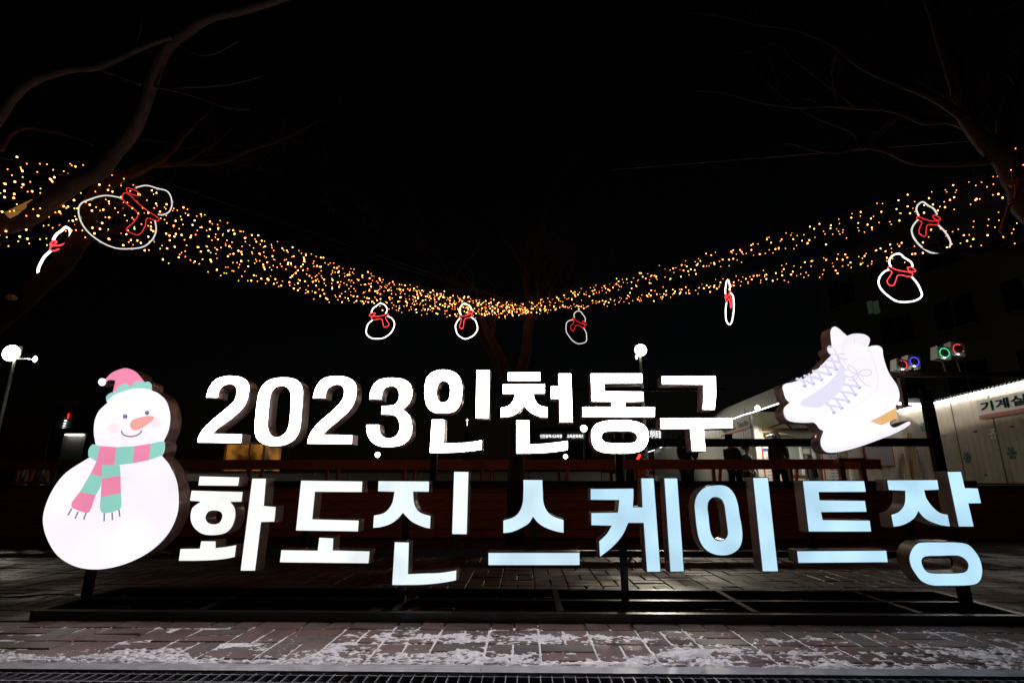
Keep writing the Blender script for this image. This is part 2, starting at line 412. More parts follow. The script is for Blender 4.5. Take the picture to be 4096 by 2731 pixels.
letters = [
 ('glowing digit 2 at the left end of the upper row', 2, None, ["262,408 272,365s 300,300s 360,240s 440,218s 500,216s 570,228s 620,262s 640,310s 636,360s 620,430s 580,500s 500,575s 420,635s 365,675s 335,710 578,715 568,797 188,793 200,735s 240,670s 310,600s 400,525s 470,465s 510,420s 522,370s 520,325s 495,298s 455,294s 410,312s 382,350s 370,410"], []),
 ('glowing digit 0 in the upper row', 2, None, ["*920,230 1010,238 1065,268 1095,320 1098,380 1090,500 1078,640 1060,710 1020,770 950,810 865,824 780,815 715,780 685,730 677,660 685,560 700,430 712,370 740,310 790,260 850,238"], ["*915,310 960,325 985,370 988,430 980,560 968,650 945,700 910,730 870,740 830,728 805,690 797,640 805,520 815,420 830,360 865,320"]),
 ('glowing digit 2 between the 0 and the 3', 2, None, ["1175,413 1185,365s 1210,300s 1260,245s 1330,220s 1400,217s 1480,230s 1535,265s 1556,315s 1555,375s 1540,440s 1500,510s 1430,580s 1350,645s 1300,690s 1272,718 1520,722 1517,805 1127,803 1140,740s 1180,670s 1240,605s 1320,535s 1390,470s 1430,415s 1443,365s 1438,325s 1415,302s 1375,298s 1330,315s 1300,350s 1288,415"], []),
 ('glowing digit 3 in the upper row', 2, None, ["1657,422 1665,365s 1690,300s 1740,252s 1810,235s 1880,233s 1950,243s 2005,275s 2030,325s 2033,380s 2020,430s 1990,475s 1955,507 2000,545s 2022,590s 2032,650s 2028,710s 2005,765s 1950,810s 1880,828s 1800,832s 1730,820s 1675,780s 1645,730s 1634,680s 1632,633 1750,633 1752,670s 1765,715s 1795,742s 1835,748s 1880,735s 1908,700s 1916,650s 1908,600s 1880,565s 1840,555s 1760,553 1765,472 1840,470s 1885,455s 1908,420s 1913,375s 1900,335s 1865,312s 1830,315s 1795,330s 1778,365s 1770,425"], []),
 ('glowing syllable 인', 3, None, ["*300,133 370,145 415,180 435,240 437,300 425,370 395,420 350,438 290,443 230,435 190,400 172,350 167,290 172,230 190,180 235,145", "530,135 628,135 623,480 523,478", "218,480 312,480 308,645 400,643s 480,638s 575,622 572,697 480,708s 380,716s 290,718s 203,718"], ["*303,218 335,232 345,265 345,300 338,335 318,357 298,362 275,352 262,325 260,290 265,255 280,228"]),
 ('glowing syllable 천', 3, None, ["748,153 982,152 982,216 748,217", "712,234 1013,233 1013,305 933,306 945,345s 975,380s 1032,395 1032,473 980,468s 920,445s 885,415s 865,397 845,418s 810,448s 755,468s 698,472 698,398 750,385s 785,350s 797,308 712,306", "1100,160 1197,160 1207,506 1110,506 1106,343 1048,342 1048,247 1102,247", "807,485 905,485 908,652 1000,648s 1090,638s 1173,627 1173,698 1080,712s 980,720s 900,723s 807,723"], []),
 ('glowing syllable 동', 3, None, ["1325,160 1690,160 1690,233 1428,236 1430,284 1697,286 1698,360 1572,364 1575,392 1780,393 1778,470 1268,468 1268,392 1472,391 1470,362 1332,361", "*1540,483 1620,488 1690,510 1727,550 1735,600 1725,655 1690,700 1620,720 1530,723 1440,720 1370,700 1338,655 1328,600 1335,550 1365,510 1440,488"], ["*1530,568 1600,568 1635,578 1650,605 1640,632 1610,642 1530,643 1450,641 1420,630 1408,605 1418,580 1450,569"]),
 ('glowing syllable 구', 3, None, ["1820,178 2203,177 2205,300s 2203,350s 2195,418 2104,417 2110,350s 2110,243 1822,241", "1810,470 2320,468 2323,546 2120,550 2132,706 2032,706 2018,550 1812,551"], []),
 ('glowing white syllable 화 beside the snowman', 4, 0., ["190,100 512,107 500,187 178,183", "127,212 538,222 527,311 447,312 470,345s 480,400s 470,460s 440,520s 390,558s 300,573s 215,562s 155,520s 125,470s 118,410s 135,350s 188,308 113,303", "203,608 325,608 325,660 400,652s 487,637 473,743 400,757s 300,768s 160,773s 25,773 40,668 192,666", "602,118 720,118 703,332 797,340 785,467 680,470 633,850 510,850"], ["*310,380 350,387 367,410 362,440 345,465 305,475 265,465 245,435 252,405 270,385"]),
 ('glowing syllable 도', 4, .15, ["985,133 1475,140 1470,235 1103,233 1083,436 1447,446 1440,543 943,536", "1127,580 1248,585 1243,680 1533,687 1523,793 817,785 830,677 1115,682"], []),
 ('glowing syllable 진', 4, .35, ["1590,137 1998,140 1996,233 1873,232 1882,320s 1920,380s 2010,412 2005,522 1950,510s 1860,470s 1815,430s 1787,400 1755,438s 1700,480s 1620,508s 1548,516 1555,408 1640,385s 1695,320s 1715,233 1587,230", "2183,64 2307,66 2293,566 2167,564", "1718,615 1840,618 1833,865 1950,860s 2080,855s 2212,835 2210,925 2100,945s 1950,960s 1800,963s 1697,963"], []),
 ('glowing pale blue syllable 스', 5, .7, ["435,118 583,119 587,210s 595,300s 640,370s 737,410 737,513 670,500s 590,470s 540,435s 511,400 485,440s 430,475s 360,505s 290,515 290,413 380,380s 425,310s 435,210s", "182,645 853,645 853,745 182,745"], []),
 ('glowing pale blue syllable 케', 5, .92, ["922,184 1241,181 1243,230s 1238,315 1297,316 1288,107 1388,107 1438,793 1331,793 1306,440 1203,440 1160,530s 1080,620s 990,690 983,565 1040,510s 1070,460 928,457 926,357 1120,354 1128,275 922,273", "1455,107 1558,107 1607,790 1500,793"], []),
 ('glowing pale blue syllable 이', 5, .95, ["*1838,157 1910,165 1965,215 1995,290 2010,380 2025,460 2030,540 2012,610 1965,655 1895,675 1815,665 1750,625 1710,560 1690,470 1680,380 1675,300 1695,230 1750,175", "2097,104 2213,102 2288,790 2168,790"], ["*1828,253 1870,268 1890,310 1900,380 1912,470 1915,515 1900,545 1865,560 1830,550 1805,515 1793,460 1787,400 1778,310 1795,268"]),
 ('glowing pale blue syllable 트', 6, .95, ["355,157 917,157 935,268 510,270 518,330 925,335 942,447 533,450 545,507 968,512 983,625 410,625", "302,787 1117,782 1132,900 317,906"], []),
 ('glowing pale blue syllable 장 at the right end', 6, 1., ["1113,150 1575,148 1592,248 1460,254 1480,320s 1540,400s 1600,445s 1668,460 1692,580 1600,567s 1500,530s 1440,490s 1403,445 1370,500s 1300,550s 1230,575s 1173,583 1150,463 1220,435s 1270,370s 1277,258 1130,252", "1655,75 1787,73 1822,220 1938,223 1972,370 1857,372 1905,580 1760,580", "*1600,707 1760,710 1850,730 1920,800 1960,870 1980,960 1970,1040 1930,1090 1840,1108 1650,1110 1520,1107 1430,1070 1370,1000 1330,930 1315,850 1340,770 1390,720 1460,708"], ["*1600,843 1740,840 1790,852 1835,890 1845,930 1825,970 1760,985 1640,987 1520,985 1470,965 1440,915 1437,870 1470,848"]),
]
def loop_of(txt, z):
    al = txt.startswith('*'); return to_xz(curve_pts(parse(txt.lstrip('*'), al)), z)
for lab, z, t, outs, holes in letters:
    lp = [(loop_of(t_, z), False) for t_ in outs] + [(loop_of(t_, z), True) for t_ in holes]
    case('letter', S, lp, label=lab, face=TOPF if t is None else low(t))

# --- snowman light box
snow_out = "462,150s 470,135s 488,131s 500,132 530,105s 570,88s 600,84s 640,100s 672,133s 685,149 703,147s 717,160s 718,187 745,198s 785,235s 803,285s 806,330s 798,380s 775,430 781,443s 778,475s 768,497 800,535s 835,610s 846,690s 840,770s 800,860s 730,935s 640,990s 540,1025s 440,1036s 350,1020s 270,970s 220,890s 200,810s 210,740s 250,650s 310,575s 420,503 416,480s 422,460s 448,443 440,390s 445,330s 465,285s 503,248 503,220s 525,200s 533,196 540,165s 543,143s 520,143s 503,150s 498,162s 480,170s 467,164s"
WH = uneven(emat('snowman_white_face', (1.0, .925, 1.0), 1.0), .97, 1.12)
PK = uneven(emat('pink_face', (.90, .27, .44), 1.0), .93, 1.08); TL = uneven(emat('teal_face', (.30, .68, .59), 1.0), .92, 1.06)
SN = case('snowman_box', S, [(to_xz(curve_pts(parse(snow_out)), 1), False)], side='side_w', face=WH, label='glowing snowman light box with pink and green hat and scarf')
y1 = YF - .0065; y2 = YF - .009; y3 = YF - .0115
def pieces(name, parent, loops, y, m_):
    for lp in loops: flat(name, parent, [lp], y, m_)
def lay(name, txts, mats, y, z=1, mi=None, parent=SN, split=False):
    if split: return pieces(name, parent, [to_xz(curve_pts(parse(t_)), z) for t_ in txts], y, mats)
    return flat(name, parent, [to_xz(curve_pts(parse(t_)), z) for t_ in txts], y, mats, mi=mi)
lay('hat', ["502,134 530,107s 570,90s 600,86s 640,102s 670,134s 683,152 655,150s 625,180 590,164s 560,180s 550,196 534,196 542,165s 546,143 520,141s 503,146"], PK, y1)
lay('hat_brim', ["505,243 505,218s 525,202s 549,197 565,170s 595,158s 622,176 640,150s 662,147s 684,153 702,149s 715,162s 716,186 650,180s 575,198s 538,214s"], TL, y2)
flat('pompom', SN, [to_xz(circ(483, 151, 18), 1)], y1, emat('pompom_white', (1, 1, 1), 1.4))
GV = emat('grey_violet_face', (.22, .19, .36), 1.0)
flat('eye', SN, [to_xz(circ(592, 313, 11), 1)], y1, GV); flat('eye', SN, [to_xz(circ(695, 296, 10.5), 1)], y1, GV)
CK = emat('pale_cheek_face', (1.0, .84, .92), 1.0)
flat('cheek', SN, [to_xz(circ(540, 368, 27, 25), 1)], y1, CK); flat('cheek', SN, [to_xz(circ(733, 340, 25, 26), 1)], y1, CK)
lay('nose', ["728,312 700,310s 655,319s 623,334s 616,357s 630,376s 655,376s 690,356s 725,327s"], emat('salmon_face', (.93, .42, .38), 1.0), y2)
flat('mouth', SN, [to_xz(stroke(curve_pts([(573, 380, 1), (585, 399, 1), (620, 407, 1), (655, 397, 1), (672, 378, 1)], closed=False), 6.5), 1)], y1, GV)
lay('scarf', ["448,444s 435,447s 421,470s 420,500 458,525 475,451", "475,451 552,457 542,541 485,541 458,525", "552,457 637,452 628,533 568,540 542,541", "637,452 713,440 705,518 628,533", "713,440 776,431s 780,450s 767,496 705,518",
               "458,525 485,541 483,595 430,582", "430,582 483,595 478,640s 455,682 380,667", "380,667 455,682 428,755s 412,766s 350,745s 340,735s 342,715",
               "485,541 568,541 571,590 483,605", "483,605 571,590 573,672 478,692", "478,692 573,672 575,735s 562,751s 500,768s 482,762s 475,740s"], [TL, PK], y2, mi=[0, 1, 0, 1, 0, 1, 0, 1, 0, 1, 0])
fr = [((341, 745), (322, 778)), ((371, 760), (356, 793)), ((408, 765), (397, 798)), ((494, 767), (493, 806)), ((531, 763), (532, 800)), ((562, 747), (567, 783))]
pieces('fringe_thread', SN, [to_xz(stroke([a, b2], 6.5), 1) for a, b2 in fr], y1, GV)

# --- ice skates light box
sk_out = "758,200s 760,140s 790,110s 830,125s 870,160s 903,188 940,175s 1000,172s 1050,183s 1083,210s 1084,240s 1072,275 1110,266s 1160,268s 1192,295s 1200,350s 1215,410s 1250,500s 1305,580s 1332,650s 1332,715s 1303,772 1307,873 1290,884s 1262,895s 1255,912s 1265,930s 1290,936s 1340,915s 1400,887s 1420,892s 1421,912s 1390,945s 1300,990s 1150,1050s 980,1110s 850,1143s 760,1153s 710,1140s 680,1095s 676,1040s 697,975 665,955s 640,920s 615,905 540,907s 450,900s 400,880s 373,830s 376,780s 418,738 390,710s 370,650s 363,605s 385,580s 450,565s 540,535s 640,470s 720,390s 760,350 741,325s 735,297s 745,282s 768,283"
SK = case('ice_skates_box', S, [(to_xz(curve_pts(parse(sk_out)), 7), False)], side='side_w', face=uneven(emat('skate_white_face', (.99, .945, 1.0), 1.0), .97, 1.10), label='glowing pair of white ice skates light box with lavender laces')
L1 = emat('pale_shade_face', (.93, .90, .985), 1.0); L2 = emat('lavender_shade_face', (.82, .79, .96), 1.0)
LA = emat('lavender_lace_face', (.72, .69, .95), 1.0); EY = emat('eyelet_face', (.48, .44, .72), 1.0)
lay('shading', ["512,755 525,722s 580,690s 640,650s 740,580s 810,500s 850,425s 875,480s 885,540s 870,600s 830,655s 780,705s 730,745s 670,778s 590,778s 530,768s"], L2, y1, 7, parent=SK)
lay('shading', ["850,330 848,270s 870,220s 903,190 940,177s 1000,174s 1050,185s 1081,212s 1082,240s 1070,274 1060,290s 1000,260s 920,250s 880,270s 870,320s 885,420s 870,470s 855,400s",
                "376,790 378,830s 402,877s 450,897s 540,904s 613,902 608,880 520,882s 440,862s 400,830s 385,790s",
                "680,1050 684,1095s 712,1136s 760,1149s 850,1139s 980,1106s 1150,1046s 1300,986s 1418,915s 1380,918s 1250,985s 1100,1040s 950,1085s 820,1110s 740,1108s 700,1085s"], L1, y1, 7, parent=SK, split=True)
def g7(x, y): return (x * .2618 + 307.9, y * .2618 + 205.3)     # close-up 8 -> zoom 7 units
ey1 = [(548, 600), (617, 582), (685, 548), (755, 505), (805, 463)]; ey2 = [(787, 817), (850, 780), (905, 727), (962, 670), (995, 613)]
lac = []
for (a, b2) in (((915, 1490), (780, 1260)), ((1180, 1450), (640, 1290)), ((1180, 1450), (1040, 1130)), ((1440, 1310), (880, 1200)), ((1440, 1310), (1270, 1000)), ((1700, 1170), (1150, 1050)), ((1700, 1170), (1550, 800)), ((1900, 980), (1400, 900)), ((1900, 980), (1740, 610)), ((2020, 790), (1600, 720)), ((2020, 790), (1940, 580))):
    lac.append(stroke([g7(*a), g7((a[0] + b2[0]) / 2, (a[1] + b2[1]) / 2 - 10), g7(*b2)], 18))
def bow(cx, cy, sc, mir, rot=0):
    base = [[(0, 0), (-60, -16), (-76, -62), (-60, -74), (-26, -50), (0, 0)], [(0, 0), (34, -13), (68, -10)], [(0, 0), (40, 28), (84, 34)], [(24, 56), (50, 100), (82, 124)]]
    for k, s_ in enumerate(base):
        pp = [(cx + x * sc * (-1 if mir and k == 9 else 1), cy + y * sc, True) for x, y in s_]
        lac.append(stroke(curve_pts(pp, 5, False), 9 * max(1, sc * .8)))
bow(812, 352, 1, False)
for i, e in enumerate(ey2):
    for (dx, dy) in ((-58, -80), (-128, -22)):
        if i == 0 and dx < -100: continue
        lac.append(stroke([e, (e[0] + dx * .5, e[1] + dy * .5 - 2), (e[0] + dx, e[1] + dy)], 18))
for s_ in ([(985, 500), (930, 490), (900, 450), (912, 436), (945, 450), (985, 500)], [(985, 500), (1020, 476), (1075, 472), (1096, 495), (1070, 516), (1020, 518), (985, 500)],
           [(985, 500), (1000, 545), (1050, 595), (1090, 606)], [(985, 500), (930, 530), (870, 522)], [(985, 500), (960, 560), (900, 550)]):
    lac.append(stroke(curve_pts([(x, y, True) for x, y in s_], 5, False), 10))
flat('laces', SK, [to_xz(l_, 7) for l_ in lac], y2, LA)
pieces('eyelet', SK, [to_xz(circ(x, y + 2, 17, 14, 14), 7) for x, y in ey1 + ey2], y1 - .001, EY)
lac2 = [to_xz(circ(x - 4, y - 5, 10, 9, 10), 7) for x, y in ey1 + ey2]
pieces('lace_end', SK, lac2, y3, LA)
dash = []
for path in ([(433, 570), (450, 605), (490, 632), (560, 637), (650, 620), (760, 585), (880, 540)], [(1065, 290), (1100, 370), (1130, 450), (1148, 540), (1140, 620), (1100, 670), (1020, 730), (930, 790), (840, 840), (750, 862), (690, 845), (668, 810), (690, 775), (740, 760)], [(953, 180), (956, 215), (957, 255)]):
    pp = curve_pts([(x, y, True) for x, y in path], 12, False)
    acc = 0; on = []
    for a, b2 in zip(pp, pp[1:]):
        L = math.hypot(b2[0] - a[0], b2[1] - a[1]); k = 0
        while acc + (L - k) >= 14:
            k += 14 - acc; acc = 0; t = k / L; x, y = a[0] + (b2[0] - a[0]) * t, a[1] + (b2[1] - a[1]) * t; ux, uy = (b2[0] - a[0]) / L, (b2[1] - a[1]) / L
            on.append(stroke([(x - ux * 3.5, y - uy * 3.5), (x + ux * 3.5, y + uy * 3.5)], 3.4))
        acc += L - k
    dash += on
flat('stitching', SK, [to_xz(l_, 7) for l_ in dash], y2, emat('stitch_face', (.60, .56, .80), 1.0))
flat('heel', SK, [to_xz(l_, 7) for l_ in ([(1083, 892), (1168, 851), (1175, 925)], [(1168, 851), (1302, 780), (1304, 871), (1175, 925)])], y1, [emat('light_heel_face', (.86, .50, .30), 1.0), emat('heel_face', (.84, .48, .19), 1.0)], mi=[0, 1])

# power cable of the sign
tag(MB().tube([PZ(350, 2385, .02), PZ(300, 2378, .01), PZ(220, 2374, .01), PZ(120, 2382, .01), PZ(30, 2388, .01), PZ(-60, 2380, .01)], .007).build('power_cable', M['wire']), 'thin black power cable snaking left from the foot of the snowman', 'cable')
def dryleaf(px, py, a, lab, s=.06):
    p = PZ(px, py, .004); mb = MB(); ca, sa = math.cos(a), math.sin(a); vs = []
    for (u, v, h) in ((-1, 0, 0), (-.45, .5, .012), (.1, .35, .02), (.45, .62, .008), (1, .05, .022), (.5, -.45, .012), (.05, -.3, .004), (-.5, -.42, .016), (0, 0, .006)):
        vs.append((p.x + (u * ca - v * sa) * s, p.y + (u * sa + v * ca) * s, p.z + h * 1.6))
    mb.add(vs, [(8, i, (i + 1) % 8) for i in range(8)] + [((i + 1) % 8, i, 8) for i in ()])
    mb.tube([vs[0], (vs[0][0] - ca * s * .5, vs[0][1] - sa * s * .5, vs[0][2] + .012)], .0018, 5)
    tag(mb.build('dry_leaf', M['leaf'], origin=p), lab, 'leaf', 'dry leaves by the sign base')
dryleaf(1500, 2446, .3, 'leftmost curled brown leaf inside the black base frame', .07)
dryleaf(1655, 2447, 1.2, 'curled brown leaf lying against the front bar of the base', .08)
dryleaf(1672, 2398, 2.2, 'upright brown leaf behind the middle bar of the base', .06)


# ================================================================== DECK WALL, RAIL
YD = 10.5
WLab = 'stained dark red timber deck wall with open top rail behind the illuminated sign'
D_ = thing('deck_wall', (0, YD, 0), WLab, 'deck wall')
xs = -13; zb = [(.03, .175), (.185, .335), (.345, .50), (.51, .66), (.67, .82), (.83, .955)]
rr = random.Random(5)
for k, (a, b2) in enumerate(zb):
    mb = MB(); x = -13.4 - rr.random()
    while x < 13:
        L = rr.uniform(2.6, 3.8); yy = YD + .012 * k + rr.uniform(0, .006)
        mb.add([(x + .003, yy - .02, a), (x + L, yy - .02, a), (x + L, yy, b2), (x + .003, yy, b2), (x + .003, yy + .03, a), (x + L, yy + .03, a), (x + L, yy + .03, b2), (x + .003, yy + .03, b2)],
               [(0, 1, 2, 3), (5, 4, 7, 6), (3, 2, 6, 7), (1, 0, 4, 5), (0, 3, 7, 4), (1, 5, 6, 2)]); x += L
    mb.build('plank_row', M['wood'], D_)
MB().box(-13, 6.75, YD - .10, YD + .32, .985, 1.02).build('ledge', M['wood'], D_)
MB().box(6.755, 13, YD - .06, YD + .32, .962, .995).build('ledge', M['wood'], D_)
MB().box(-13, 13, YD + .06, YD + .10, 0, .95).build('backing_board', M['maroon'], D_)
for k, (xa, xb) in enumerate([(-13, -6.04), (-6.03, -.8), (-.79, 1.85), (1.86, 6.62)]):
    MB().box(xa, xb, YD - .03, YD + .02, 1.245, 1.425).build('top_rail', M['wood'], D_)
MB().box(-13, 6.6, YD + .021, YD + .20, 1.39, 1.43).build('rail_cap', M['wood'], D_)
for k in range(-7, 5):
    px = 1925 + 311 * k; xx = P(px, 1900, YD).x
    MB().box(xx - .028, xx + .028, YD + .022, YD + .075, 1.021, 1.388).build('rail_post', M['wood2'], D_)
    MB().bar((xx + .15, YD + .18, 1.03), (xx + .20, YD + .18, 1.388), .05).build('brace', M['wood'], D_)
G_ = thing('gate_frame', (6.4, 10.2, 0), 'orange brown timber post frame at the right end of the deck rail', 'timber frame')
xa, xb = P(3362, 1850, 10.3).x, P(3445, 1850, 10.3).x
for q in (xa, xb): MB().box(q - .045, q + .045, 10.26, 10.35, .0, 1.37).build('post', M['wood2'], G_)
MB().box(xa - .05, xb + .05, 10.255, 10.355, 1.371, 1.44).build('cross_beam', M['wood2'], G_)
MB().box(xa + .046, xb - .046, 10.27, 10.33, .95, 1.0).build('cross_beam', M['wood2'], G_)
# deck floor
DZ = .45
tag(MB().box(-30, 30, YD + .33, 60, .2, DZ).build('deck_floor', M['roof']), kind='structure')

# rink boards far behind the gap
K_ = thing('rink_barrier', (0, 19, DZ), 'long pale grey rink barrier panels seen through the gap in the deck rail', 'rink barrier')
xL = P(560, 1900, 19).x; xR = P(2405, 1900, 19).x; n = 13
for i in range(n):
    a = xL + (xR - xL) * i / n; b2 = xL + (xR - xL) * (i + 1) / n
    MB().box(a + .012, b2 - .012, 19, 19.05, DZ + .02, 1.36).build('panel', M['panel'], K_)
MB().box(xL, xR, 18.97, 19.08, 1.362, 1.40).build('cap_rail', M['maroon'], K_)
for i, px in enumerate((2425, 2470, 2600, 2640, 2700)):
    p = P(px, 1900, 17 + i * .3)
    tag(MB().box(p.x - .10, p.x + .10, p.y, p.y + .3, DZ, 1.30 - .02 * i).box(p.x - .07, p.x + .07, p.y - .01, p.y, 1.05, 1.22).build('locker', M['panel' if i % 2 else 'white'], origin=(p.x, p.y, DZ)),
        ['pale locker just right of the rink barrier', 'second pale locker beyond the rink barrier', 'pale locker left of the flood light pole base', 'pale locker behind the flood light pole base', 'rightmost pale locker behind the deck rail'][i], 'locker', 'lockers behind the deck rail')

# ================================================================== TEXT HELPER
def text_geo(body, bold=0.0):
    cu = bpy.data.curves.new('t', 'FONT'); cu.body = body; cu.size = 1; cu.offset = bold; cu.fill_mode = 'BOTH'; cu.extrude = .0
    ob = bpy.data.objects.new('t', cu); C.objects.link(ob); dg = bpy.context.evaluated_depsgraph_get()
    me = bpy.data.meshes.new_from_object(ob.evaluated_get(dg)); vs = [(v.co.x, v.co.y) for v in me.vertices]; fs = [tuple(p.vertices) for p in me.polygons]
    bpy.data.objects.remove(ob); bpy.data.curves.remove(cu); bpy.data.meshes.remove(me)
    if not vs: return [], []
    x0, x1 = min(v[0] for v in vs), max(v[0] for v in vs); y0, y1_ = min(v[1] for v in vs), max(v[1] for v in vs)
    return [((x - x0) / (x1 - x0), (y - y0) / (y1_ - y0)) for x, y in vs], fs
def text_into(mb, body, o, U, V, bold=0., mi=0):
    vs, fs = text_geo(body, bold); o, U, V = Vector(o), Vector(U), Vector(V)
    return mb.add([o + U * a + V * b for a, b in vs], fs, mi)

# ================================================================== BUILDINGS ON THE RIGHT
def ribbed(mb, A, B, z0, z1, pitch=.13, gw=.018, dp=.01, mi=0, jit=0):
    """wall from A to B (2D), visible side to the left of A->B ... grooves cut by dp"""
    A, B = Vector((*A, 0)), Vector((*B, 0)); d = B - A; L = d.length; d.normalize(); nrm = Vector((-d.y, d.x, 0))
    prof = [(0, 0)]; u = pitch
    while u < L - gw: prof += [(u, 0), (u + gw * .25, -dp), (u + gw * .75, -dp), (u + gw, 0)]; u += pitch
    prof.append((L, 0)); vs = []
    for u, q in prof:
        p = A + d * u + nrm * q; vs += [(p.x, p.y, z0), (p.x, p.y, z1)]
    return mb.add(vs, [(2*i, 2*i+1, 2*i+3, 2*i+2) for i in range(len(prof) - 1)], mi)
class Wall:
    def __init__(s, A, B): s.A = Vector((*A, 0)); s.d = (Vector((*B, 0)) - s.A); s.L = s.d.length; s.d.normalize(); s.n = Vector((-s.d.y, s.d.x, 0))
    def hit(s, px, py, off=.0):
        r_ = ray(px, py); t = (s.A + s.n * off - CAM).dot(s.n) / r_.dot(s.n); return CAM + r_ * t
# machine room: long white clad wall running away from us
MWa, MWb = (10.84, 15.99), (10.26, 10.6)         # far -> near, visible side towards -X
mw = Wall(MWa, MWb)
if mw.n.x > 0: mw.n = -mw.n
EZ = 3.02
B1 = thing('machine_room', (11, 13, DZ), 'long white clad cabin with an LED tube along its eave at the right edge', 'cabin')
mb = MB(); ribbed(mb, MWa, MWb, DZ + .002, EZ, .19, .009, .004)
mb.add([(MWb[0], MWb[1], DZ), (16, MWb[1] - .3, DZ), (16, MWb[1] - .3, EZ), (MWb[0], MWb[1], EZ)], [(0, 1, 2, 3)])
mb.build('wall', M['siding'], B1)
mb = MB(); e0, e1 = Vector((MWa[0] - .03, MWa[1], EZ)), Vector((MWb[0] - .03, MWb[1] - .1, EZ)); n_ = 46
for i in range(n_):                              # corrugated eave
    p = e0.lerp(e1, i / n_); q = e0.lerp(e1, (i + .5) / n_); mb.add([p + Vector((0, 0, .005)), q + Vector((0, 0, .005)), q + Vector((0, 0, .06)), p + Vector((0, 0, .06)), p + Vector((5, 0, .5)), q + Vector((5, 0, .5))], [(0, 1, 2, 3), (3, 2, 5, 4)])
    s2 = e0.lerp(e1, (i + 1) / n_); mb.add([q + Vector((.03, 0, .005)), s2 + Vector((.03, 0, .005)), s2 + Vector((.03, 0, .04)), q + Vector((.03, 0, .04)), q + Vector((5, 0, .48)), s2 + Vector((5, 0, .48))], [(0, 1, 2, 3), (3, 2, 5, 4)])
mb.build('roof', M['roof'], B1)
LED = emat('led_tube', (.97, .97, .95), 18.0)
pts = [mw.hit(px, py, .05) for px, py in ((3592, 1643), (3640, 1631), (3697, 1621), (3730, 1614), (3790, 1600), (3850, 1585), (3908, 1571), (3990, 1553), (4096, 1527), (4200, 1503))]
MB().tube(pts, .022, 6).build('led_tube', LED, B1)
MB().tube([p + Vector((-.03, 0, -.05 - .02 * math.sin(i * 2.1))) for i, p in enumerate(pts)], .008, 5).build('cable', M['white'], B1)
# seams
mb = MB()
for px in (3830, 3990):
    p = mw.hit(px, 1750, .004); q = p - mw.d * 0
    mb.box(p.x - .006, p.x + .006, p.y - .01, p.y + .01, DZ, EZ - .1)
mb.build('seam', M['sidingd'], B1)
# signboard
def board_on(w_, c_tl, c_bl, pxr, off):
    tl = w_.hit(*c_tl, off); bl = w_.hit(*c_bl, off); return tl, bl
tl = mw.hit(3906, 1603, .03); bl = mw.hit(3922, 1678, .03); zt, zb_ = tl.z, bl.z; U = mw.d * 2.0 if mw.d.y < 0 else -mw.d * 2.0
sb = thing('wall_sign', tl, 'white wall sign reading 기계실 with a red line beneath', 'sign')
o = Vector((tl.x, tl.y, 0)); H_ = zt - zb_; ub = U.normalized()
mb = MB(); mb.obox(o + U / 2 + Vector((0, 0, zb_ + H_ / 2)) + mw.n * .0, U / 2, mw.n * .012, Vector((0, 0, H_ / 2))); mb.build('board', M['white'], sb)
nn = mw.n * .016
mb = MB(); mb.obox(o + U / 2 + Vector((0, 0, zb_ + .05)) + nn, U / 2, mw.n * .003, Vector((0, 0, .045))); mb.build('red_stripe', M['red'], sb)
mb = MB()
def wu(px, py): p = mw.hit(px, py, .03 + .018); return (p - o).dot(ub)
for ch, pa, pb, ya, yb in (('기', 3921, 3974, 1603, 1652), ('계', 3979, 4037, 1587, 1643), ('실', 4040, 4108, 1568, 1630)):
    u0, u1 = wu(pa, (ya + yb) / 2), wu(pb, (ya + yb) / 2); text_into(mb, ch, o + ub * u0 + Vector((0, 0, zb_ + .155)) + mw.n * .018, ub * (u1 - u0), Vector((0, 0, H_ - .21)), .035)
mb.build('lettering', M['ink'], sb)
# snowflake stickers
def flake(name, w_, px, py, size, m_, lab, rot=0):
    c = w_.hit(px, py, .008); u = w_.d if w_.d.y < 0 else -w_.d; mb = MB(); z = Vector((0, 0, 1)); n = w_.n
    def seg(a, b2, wd):
        a3 = c + u * a[0] + z * a[1]; b3 = c + u * b2[0] + z * b2[1]; dd = (b3 - a3); L = dd.length; dd.normalize(); q = dd.cross(n)
        mb.obox((a3 + b3) / 2, dd * L / 2, n * .0015, q * wd / 2)
    for k in range(6):
        t = rot + k * math.pi / 3; ct, st = math.cos(t), math.sin(t)
        seg((0, 0), (ct * size, st * size), size * .12)
        for f_ in (.42, .68, .9):
            for sg in (-1, 1):
                t2 = t + sg * math.pi / 3.4; l_ = size * (.36 if f_ < .8 else .2)
                seg((ct * size * f_, st * size * f_), (ct * size * f_ + math.cos(t2) * l_, st * size * f_ + math.sin(t2) * l_), size * .09)
    tag(mb.build('snowflake_sticker', m_, origin=c), lab, 'sticker', 'snowflake stickers on the white cabin wall')
flake('f', mw, 3868, 1830, .135, M['teal'], 'smaller teal snowflake sticker low on the white wall, right of the black post')
flake('f', mw, 4047, 1812, .135, M['teal'], 'teal snowflake sticker low on the white wall near the right edge')
flake('f', mw, 3692, 1706, .125, M['teal'], 'teal snowflake sticker left of the black sign post, above the shovels')
flake('f', mw, 3972, 1735, .12, M['silver'], 'shiny silver snowflake sticker beneath the 기계실 sign')
for k, (px, py, lab) in enumerate(((3778, 1742, 'leftmost metal bolt on the white cabin wall'), (3905, 1726, 'metal bolt left of the silver snowflake'), (4052, 1706, 'metal bolt just under the 기계실 sign'), (3946, 1899, 'lowest metal bolt on the white cabin wall'))):
    c = mw.hit(px, py, .0); mb = MB(); mb.tube([c, c + mw.n * .055], .02, 8); mb.tube([c, c + mw.n * .008], .03, 10)
    tag(mb.build('wall_bolt', M['steel'], origin=c), lab, 'bolt', 'bolts on the white cabin wall')
